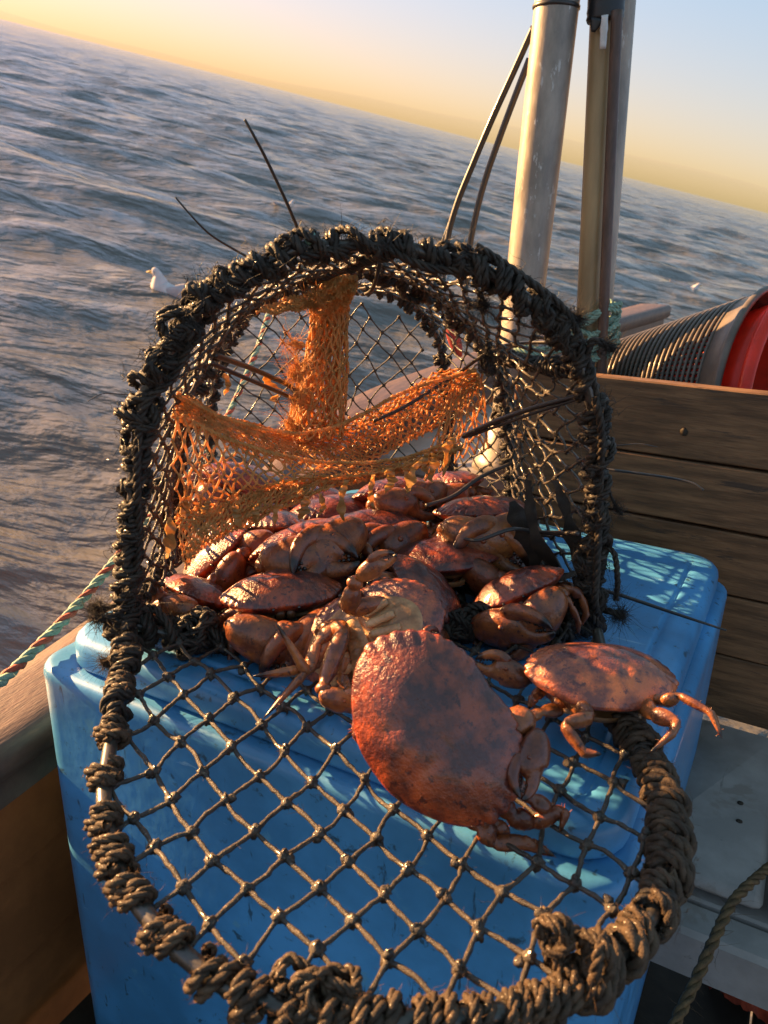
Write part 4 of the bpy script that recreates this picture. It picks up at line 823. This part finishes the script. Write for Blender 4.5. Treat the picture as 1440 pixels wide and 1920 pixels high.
def claw(o_mats, s, wrist, d, up, k=1.0, gap=.0, tone=(1, 1, 1), pale=0, M=None):
    # a crusher claw in crab coordinates: d points from wrist to finger tips, up towards the movable finger
    d = nz(d); up = np.asarray(up, float); up = nz(up-d*(up@d)); sd_ = np.cross(d, up); w = np.asarray(wrist, float); k = k*s; mb = MB()
    fr = lambda a, b, c=0.: w*1.0+(d*a+up*b+sd_*c)*k
    lowc = np.array([1.25, 1.35, 1.35]) if not pale else np.array([1.5, 2.1, 2.3])
    # palm and fixed finger in one skin
    path = np.array([fr(-.04, 0), fr(0, 0), fr(.06, -.004), fr(.14, -.01), fr(.24, -.012), fr(.34, -.015), fr(.44, -.02), fr(.52, -.035), fr(.58, -.065), fr(.66, -.10), fr(.74, -.115), fr(.82, -.112), fr(.90, -.09), fr(.96, -.055), fr(.99, -.03)])
    ra = np.array([.05, .115, .165, .205, .235, .250, .250, .225, .170, .115, .095, .080, .062, .040, .012])*k
    rw = np.array([.04, .10, .135, .16, .175, .18, .17, .15, .12, .09, .078, .066, .05, .034, .010])*k
    P = spline(path, 46); u = np.linspace(0, 1, 46); ut = np.linspace(0, 1, len(path)); ra = np.interp(u, ut, ra); rw = np.interp(u, ut, rw)
    tipf = np.clip((u-.86)/.05, 0, 1)[:, None]; c = (1-tipf)*np.array([1, 1, 1])*np.array(tone)+tipf*np.array([.07, .06, .06])
    if pale: c = (1-tipf)*np.array([1.35, 1.9, 2.1])+tipf*np.array([.12, .08, .07])
    sweep(mb, P, ra, rw, ref=up, sides=20, col=c)
    path = np.array([fr(.40, .12), fr(.46, .17), fr(.54, .20+gap*.3), fr(.64, .21+gap*.7), fr(.74, .19+gap), fr(.84, .13+gap), fr(.92, .06+gap), fr(.975, -.005+gap)])
    ra2 = np.array([.07, .105, .112, .102, .088, .070, .048, .012])*k; P = spline(path, 30); u = np.linspace(0, 1, 30); ut = np.linspace(0, 1, 8)
    tipf = np.clip((u-.72)/.06, 0, 1)[:, None]; c = (1-tipf)*np.array([1.08, 1, 1])*np.array(tone)+tipf*np.array([.07, .06, .06])
    if pale: c = (1-tipf)*np.array([1.3, 1.6, 1.7])+tipf*np.array([.12, .08, .07])
    r2 = np.interp(u, ut, ra2); sweep(mb, P, r2, r2*.85, ref=up, sides=14, col=c)
    teeth = [fr(.68+.05*i, -.045+.008*i) for i in range(5)]+[fr(.68+.05*i, .11+gap*.8-.022*i) for i in range(5)]
    lumps(mb, np.array(teeth), .022*k, col=(.08, .07, .07), amp=.1)
    lumps(mb, [fr(.43, .09, .15), fr(.43, .09, -.15)], .036*k, col=(1.3, 1.1, .9), amp=.05)
    return mb
LEGW = [.115, .12, .085, .072, .050]
TUCK = 'tuck'; SPLAY = 'splay'
def legset(s, mode, sg, i, g):
    y = [.22, .06, -.12, -.28][i]; az = math.radians([38, 14, -14, -42][i]+g.uniform(-7, 7)); b = np.array([sg*.52, y, -.22])
    def pol(L, az, el): return L*np.array([sg*math.cos(az)*math.cos(el), math.sin(az)*math.cos(el), math.sin(el)])
    lf = [.92, 1.0, 1.0, .88][i]
    if mode == TUCK:
        e1 = math.radians(g.uniform(-32, -5)); j1 = b+pol(.56*lf, az, e1); j2 = j1+pol(.20, az+.15, math.radians(-55)); j3 = j2+pol(.36*lf, az+.4*sg*0+.3, math.radians(-98+g.uniform(-8, 12))); j4 = j3+pol(.34*lf, az+math.pi*.92, math.radians(-50+g.uniform(-15, 15)))
    elif mode == 'limp':
        e1 = math.radians(g.uniform(-45, -25)); j1 = b+pol(.56*lf, az, e1); j2 = j1+pol(.22, az, math.radians(-70)); j3 = j2+pol(.40*lf, az, math.radians(-85)); j4 = j3+pol(.36*lf, az, math.radians(-75+g.uniform(-15, 25)))
    else:
        e1 = math.radians(g.uniform(12, 30)); j1 = b+pol(.60*lf, az, e1); j2 = j1+pol(.24, az, math.radians(-18)); j3 = j2+pol(.40*lf, az, math.radians(-40)); j4 = j3+pol(.36*lf, az, math.radians(-65))
    return [b, j1, j2, j3, j4]
def crab(label, pos, width, N_, F_, legs=TUCK, arms=None, legpts=None, seed=0, tone=(1, 1, 1), hgt=.34, clawk=1.0, claws=(1, 1), group='crabs heaped in the pot', pale=0, limbtone=(1, 1, 1), skiplegs=(), armpts=None, clawpts=None, spiny=0, name='crab', rear=0, lw=1.0, aw=1.0, ysc=1.07):
    """N_, F_: shell normal and facing direction, given as (right, up, towards viewer)"""
    g = np.random.default_rng(seed+100); s = width/2
    z_ = nz(R@nz(N_)); y_ = R@nz(F_); y_ = nz(y_-z_*(y_@z_)); x_ = np.cross(y_, z_)
    M = Matrix([[x_[i], y_[i], z_[i], pos[i]] for i in range(3)]+[[0, 0, 0, 1]]); Mi = np.array([x_, y_, z_])
    toL = lambda p: Mi@(np.asarray(p)-np.asarray(pos))
    mb = MB(); belly(mb, s)
    for sg in (1, -1):
        for i in range(4):
            if (sg, i) in skiplegs: continue
            if legpts and (sg, i) in legpts:
                J = [np.array([sg*.50, [.22, .06, -.12, -.30][i], -.22])*s]+[toL(q) for q in legpts[(sg, i)]]
                if legpts[(sg, i)] and getattr(legpts[(sg, i)], 'full', False): J = J[1:]
            else: J = [q*s for q in legset(s, legs, sg, i, g)]
            limb(mb, J, np.array(LEGW)*s*lw, s, col0=limbtone, spiny=spiny or 44)
    # face: mouth plates and eye stalks
    for sg in (1, -1):
        sweep(mb, np.array([(sg*.07, .50, -.10), (sg*.085, .52, -.17), (sg*.09, .47, -.25), (sg*.08, .40, -.30)])*s, .075*s*np.array([.7, 1, 1, .6]), .03*s, ref=(1, 0, 0), sides=10, col=(.42, .36, .30), m=1)
        sweep(mb, np.array([(sg*.17, .47, -.05), (sg*.19, .55, -.045), (sg*.20, .60, -.03)])*s, .026*s*np.array([1, 1, 1.15]), .026*s, sides=8, col=(.8, .7, .6))
    cl_objs = []
    for sg in (1, -1):
        use = claws[0] if sg == 1 else claws[1]
        if not use: continue
        if armpts and sg in armpts:
            A_ = [np.array([sg*.42, .28, -.20])*s]+[toL(q) for q in armpts[sg]]
        else: A_ = [np.array(q)*[sg, 1, 1]*s for q in [(.40, .26, -.20), (.76, .40, -.28), (.92, .62, -.24)]]
        limb(mb, A_, np.array([.13, .175, .15, .12][:len(A_)])*s*aw, s, flat=.85, tip=False, col0=(1.1, 1.1, 1.0) if not pale else (1.4, 1.7, 1.8))
        if clawpts and sg in clawpts:
            w_, t_, u_, kk = clawpts[sg]; w_, t_ = toL(w_), toL(t_); d_ = t_-w_; kk_ = np.linalg.norm(d_)/s; u_ = Mi@(R@nz(u_)); cm = claw(None, s, w_, d_, u_, k=kk_*kk, pale=pale, tone=limbtone)
        else:
            w_ = np.array([sg*(.86+g.uniform(-.03, .03)), .74, -.17+g.uniform(-.03, .03)])*s; cm = claw(None, s, w_, (-sg*.90, .24+g.uniform(-.06, .10), -.34+g.uniform(-.16, .12)), (0, .15, 1), k=1.42*clawk, pale=pale, tone=limbtone)
        cl_objs.append(cm)
    body = mb.build(name, [M_limb, M_belly]); body.matrix_world = M; BOAT.append(body); tag(body, label, 'crab', group)
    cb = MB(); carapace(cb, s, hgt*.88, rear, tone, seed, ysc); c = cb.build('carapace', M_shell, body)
    for cm in cl_objs: cm.build('claw', M_limb, body)
    for sg in (1, -1):
        e = MB(); lumps(e, [np.array([sg*.205, .62, -.025])*s], .030*s, amp=.02); e.build('eye', M_eye, body)
    return body
# 1 the big crab lying on the door
D = .600
P1 = at(813, 1366, D)
crab('largest mottled red crab, shell towards the viewer, lying on the open net door', P1, .154, (-.08, .14, 1), (.80, .60, .05), seed=3, ysc=1.20, tone=(1.0, .88, .9), hgt=.27,
     legpts={(1, 0): [at(1000, 1500, 0.635), at(1035, 1520, 0.640), at(1060, 1525, 0.635), at(1050, 1560, 0.635)], (1, 1): [at(960, 1530, 0.635), at(1000, 1545, 0.640), at(1045, 1525, 0.635), at(1058, 1535, 0.635)],
             (1, 2): [at(925, 1545, 0.635), at(950, 1575, 0.640), at(1000, 1585, 0.640), at(1040, 1605, 0.635)], (1, 3): [at(905, 1550, 0.625), at(925, 1580, 0.630), at(985, 1580, 0.635), at(1025, 1600, 0.635)],
             (-1, 3): [at(690, 1385, 0.640), at(672, 1345, 0.640), at(668, 1375, 0.640), at(685, 1412, 0.640)]}, skiplegs=((-1, 0), (-1, 1), (-1, 2)),
     armpts={1: [at(960, 1345, 0.620), at(990, 1372, 0.610)], -1: [at(760, 1235, 0.655), at(770, 1205, 0.655)]}, clawpts={1: (at(1010, 1372, 0.610), at(975, 1500, 0.600), (-.9, -.2, .3), 1.0), -1: (at(775, 1200, 0.655), at(830, 1185, 0.675), (0, 1, .2), .9)}, claws=(1, 1), limbtone=(.75, .62, .62), group='crabs heaped in the pot')
# 2 the smaller crab seen from behind, right
D = .730
P2 = at(1126, 1268, D)
J = lambda *q: [at(*p) for p in q]
crab('smaller speckled orange crab seen from behind at the right corner of the lid', P2, .132, (.04, .87, .49), (.06, .49, -.87), seed=5, rear=1.2, tone=(1.7, 2.0, 2.0), hgt=.37, limbtone=(1.15, 1.3, 1.35), pale=0,
     legpts={(1, 0): J((1255, 1312, 0.720), (1282, 1300, 0.715), (1335, 1345, 0.705), (1356, 1390, 0.700)), (1, 1): J((1245, 1318, 0.715), (1272, 1303, 0.710), (1335, 1338, 0.700), (1354, 1385, 0.695)),
             (1, 2): J((1225, 1340, 0.695), (1268, 1352, 0.685), (1262, 1375, 0.680), (1218, 1412, 0.675)), (1, 3): J((1200, 1345, 0.690), (1262, 1352, 0.675), (1260, 1375, 0.675), (1215, 1410, 0.670)),
             (-1, 0): J((1045, 1310, 0.730), (1020, 1290, 0.730), (1000, 1310, 0.720), (990, 1330, 0.720)), (-1, 1): J((1050, 1330, 0.720), (1015, 1335, 0.710), (985, 1350, 0.710), (965, 1362, 0.710)),
             (-1, 2): J((1110, 1345, 0.685), (1055, 1358, 0.680), (1095, 1412, 0.675), (1128, 1414, 0.670)), (-1, 3): J((1110, 1350, 0.680), (1056, 1362, 0.675), (1098, 1412, 0.670), (1126, 1418, 0.670))},
     skiplegs=((1, 0), (1, 3), (-1, 3)), armpts={-1: J((1030, 1270, 0.750), (1000, 1270, 0.750)), 1: J((1200, 1240, 0.810), (1180, 1230, 0.810))}, claws=(0, 1),
     clawpts={-1: (at(992, 1276, 0.750), at(872, 1228, 0.750), (.3, .9, .2), .86)})
# 3 the crab on its back
P3 = at(692, 1196, .765)
crab('crab lying on its back with its pale jointed belly and legs showing', P3, .160, (.42, -.22, -.88), (-.38, .90, -.1), seed=9, limbtone=(1.25, 1.45, 1.5), tone=(1.2, 1.3, 1.3), hgt=.30, lw=1.08, aw=.70,
     legpts={(1, 0): J((628, 1172, .742), (594, 1204, .738), (577, 1265, .730), (517, 1166, .722)), (1, 1): J((620, 1200, .745), (590, 1240, .738), (563, 1272, .730), (494, 1347, .722)),
             (1, 2): J((618, 1215, .750), (590, 1250, .742), (552, 1258, .735), (474, 1268, .732)), (1, 3): J((650, 1225, .752), (640, 1265, .748), (650, 1290, .745), (668, 1300, .743))},
     skiplegs=((-1, 0), (-1, 1), (-1, 2), (-1, 3)),
     armpts={1: J((645, 1180, .722), (606, 1284, .700), (606, 1302, .698)), -1: J((655, 1143, .735), (662, 1100, .722), (670, 1082, .718))},
     clawpts={1: (at(602, 1302, .696), at(700, 1330, .70), (-.1, .9, .3), 1.0), -1: (at(672, 1082, .716), at(742, 1036, .705), (-.6, .5, .4), 1.0)})
T1 = (.80, .80, .85)
# pile
DF = lambda px, py, d: at(px, py, d)
PILE = [
 ('big smooth clawed crab at the front left of the heap, legs hanging down', 528, 1112, .845, .128, (-0.10, 0.97, 0.00), (.42, -.12, .90), 11, (1.1, 1.0, .9), 'limp', 1.15, (1, .95, .9), .40),
 ('crab with claws folded under an orange edged shell, behind the front left crab', 572, 1018, .93, .135, (-0.05, 0.96, 0.02), (.22, -.16, .95), 12, (1.1, 1.0, .95), 'limp', 1.12, (1, .95, .9), .36),
 ('crab at the far left of the heap with one knobbly pale claw against the arch', 372, 1112, .93, .115, (0.25, 0.90, 0.10), (-.55, -.10, .8), 13, (1.1, .95, .8), TUCK, 1.0, (1.1, 1.1, 1), .34),
 ('crab tucked under the hanging orange net at the left with its legs crossed', 398, 1048, .99, .115, (-0.40, 0.75, 0.15), (-.2, -.35, .9), 14, (1, 1, 1), 'limp', .9, (1.1, .9, .8), .34),
 ('crab with two plump pink claws at the top right', 905, 958, .98, .122, (-0.03, 0.98, -0.08), (.04, -.08, .98), 15, (1.0, .95, 1.0), TUCK, 1.28, (1.15, 1.35, 1.35), .34),
 ('wet crab at the right of the heap with a bright glinting shell and folded legs', 968, 1108, .88, .112, (-0.22, 0.93, 0.10), (-.30, -.22, .92), 16, (1.1, 1.0, .95), TUCK, 1.15, (1, .95, .95), .42),
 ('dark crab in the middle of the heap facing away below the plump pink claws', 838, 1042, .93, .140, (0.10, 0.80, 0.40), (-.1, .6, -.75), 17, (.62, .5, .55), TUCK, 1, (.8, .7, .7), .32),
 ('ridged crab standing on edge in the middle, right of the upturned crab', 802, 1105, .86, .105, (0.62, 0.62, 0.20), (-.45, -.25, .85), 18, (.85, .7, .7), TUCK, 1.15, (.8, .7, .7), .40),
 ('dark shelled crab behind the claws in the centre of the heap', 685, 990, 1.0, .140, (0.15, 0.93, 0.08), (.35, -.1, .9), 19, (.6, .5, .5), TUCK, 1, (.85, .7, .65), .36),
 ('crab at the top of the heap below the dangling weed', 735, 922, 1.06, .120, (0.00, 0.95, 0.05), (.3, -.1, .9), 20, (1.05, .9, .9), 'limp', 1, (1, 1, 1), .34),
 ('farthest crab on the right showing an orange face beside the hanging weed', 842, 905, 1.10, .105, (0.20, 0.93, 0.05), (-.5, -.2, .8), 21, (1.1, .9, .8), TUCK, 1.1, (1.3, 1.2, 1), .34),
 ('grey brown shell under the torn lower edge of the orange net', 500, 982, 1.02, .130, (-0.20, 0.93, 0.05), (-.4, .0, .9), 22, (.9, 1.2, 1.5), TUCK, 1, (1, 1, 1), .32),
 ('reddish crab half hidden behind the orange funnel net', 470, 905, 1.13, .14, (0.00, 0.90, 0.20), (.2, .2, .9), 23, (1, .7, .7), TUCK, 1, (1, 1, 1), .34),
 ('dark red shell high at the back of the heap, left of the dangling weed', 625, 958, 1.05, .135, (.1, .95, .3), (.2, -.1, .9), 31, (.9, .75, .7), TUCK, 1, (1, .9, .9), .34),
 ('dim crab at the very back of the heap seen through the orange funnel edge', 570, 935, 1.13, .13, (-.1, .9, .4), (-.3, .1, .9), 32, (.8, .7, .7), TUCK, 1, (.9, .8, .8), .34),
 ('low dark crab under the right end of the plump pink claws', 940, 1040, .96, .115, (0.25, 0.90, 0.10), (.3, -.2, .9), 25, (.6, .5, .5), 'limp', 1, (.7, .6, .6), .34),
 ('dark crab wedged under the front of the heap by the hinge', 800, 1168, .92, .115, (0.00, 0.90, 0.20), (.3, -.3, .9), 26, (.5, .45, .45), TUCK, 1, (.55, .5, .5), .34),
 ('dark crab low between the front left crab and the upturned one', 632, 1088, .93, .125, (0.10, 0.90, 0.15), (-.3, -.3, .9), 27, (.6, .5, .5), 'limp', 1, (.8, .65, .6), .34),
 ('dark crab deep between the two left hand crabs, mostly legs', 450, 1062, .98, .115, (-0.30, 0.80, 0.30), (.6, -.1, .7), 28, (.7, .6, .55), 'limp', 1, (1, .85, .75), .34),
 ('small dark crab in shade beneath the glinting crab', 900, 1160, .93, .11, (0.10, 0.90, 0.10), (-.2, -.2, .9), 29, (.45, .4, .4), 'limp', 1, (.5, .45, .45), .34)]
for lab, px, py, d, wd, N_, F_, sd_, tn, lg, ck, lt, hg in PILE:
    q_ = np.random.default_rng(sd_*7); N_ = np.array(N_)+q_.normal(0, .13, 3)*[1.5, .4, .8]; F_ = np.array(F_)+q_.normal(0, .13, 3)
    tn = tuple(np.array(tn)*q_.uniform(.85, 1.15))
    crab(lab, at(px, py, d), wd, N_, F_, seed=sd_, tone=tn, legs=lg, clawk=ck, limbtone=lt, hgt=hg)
# ---------------------------------------------------------------- lay the heeling boat into the world
bpy.context.view_layer.update()
for o in BOAT: o.matrix_world = BM @ o.matrix_world
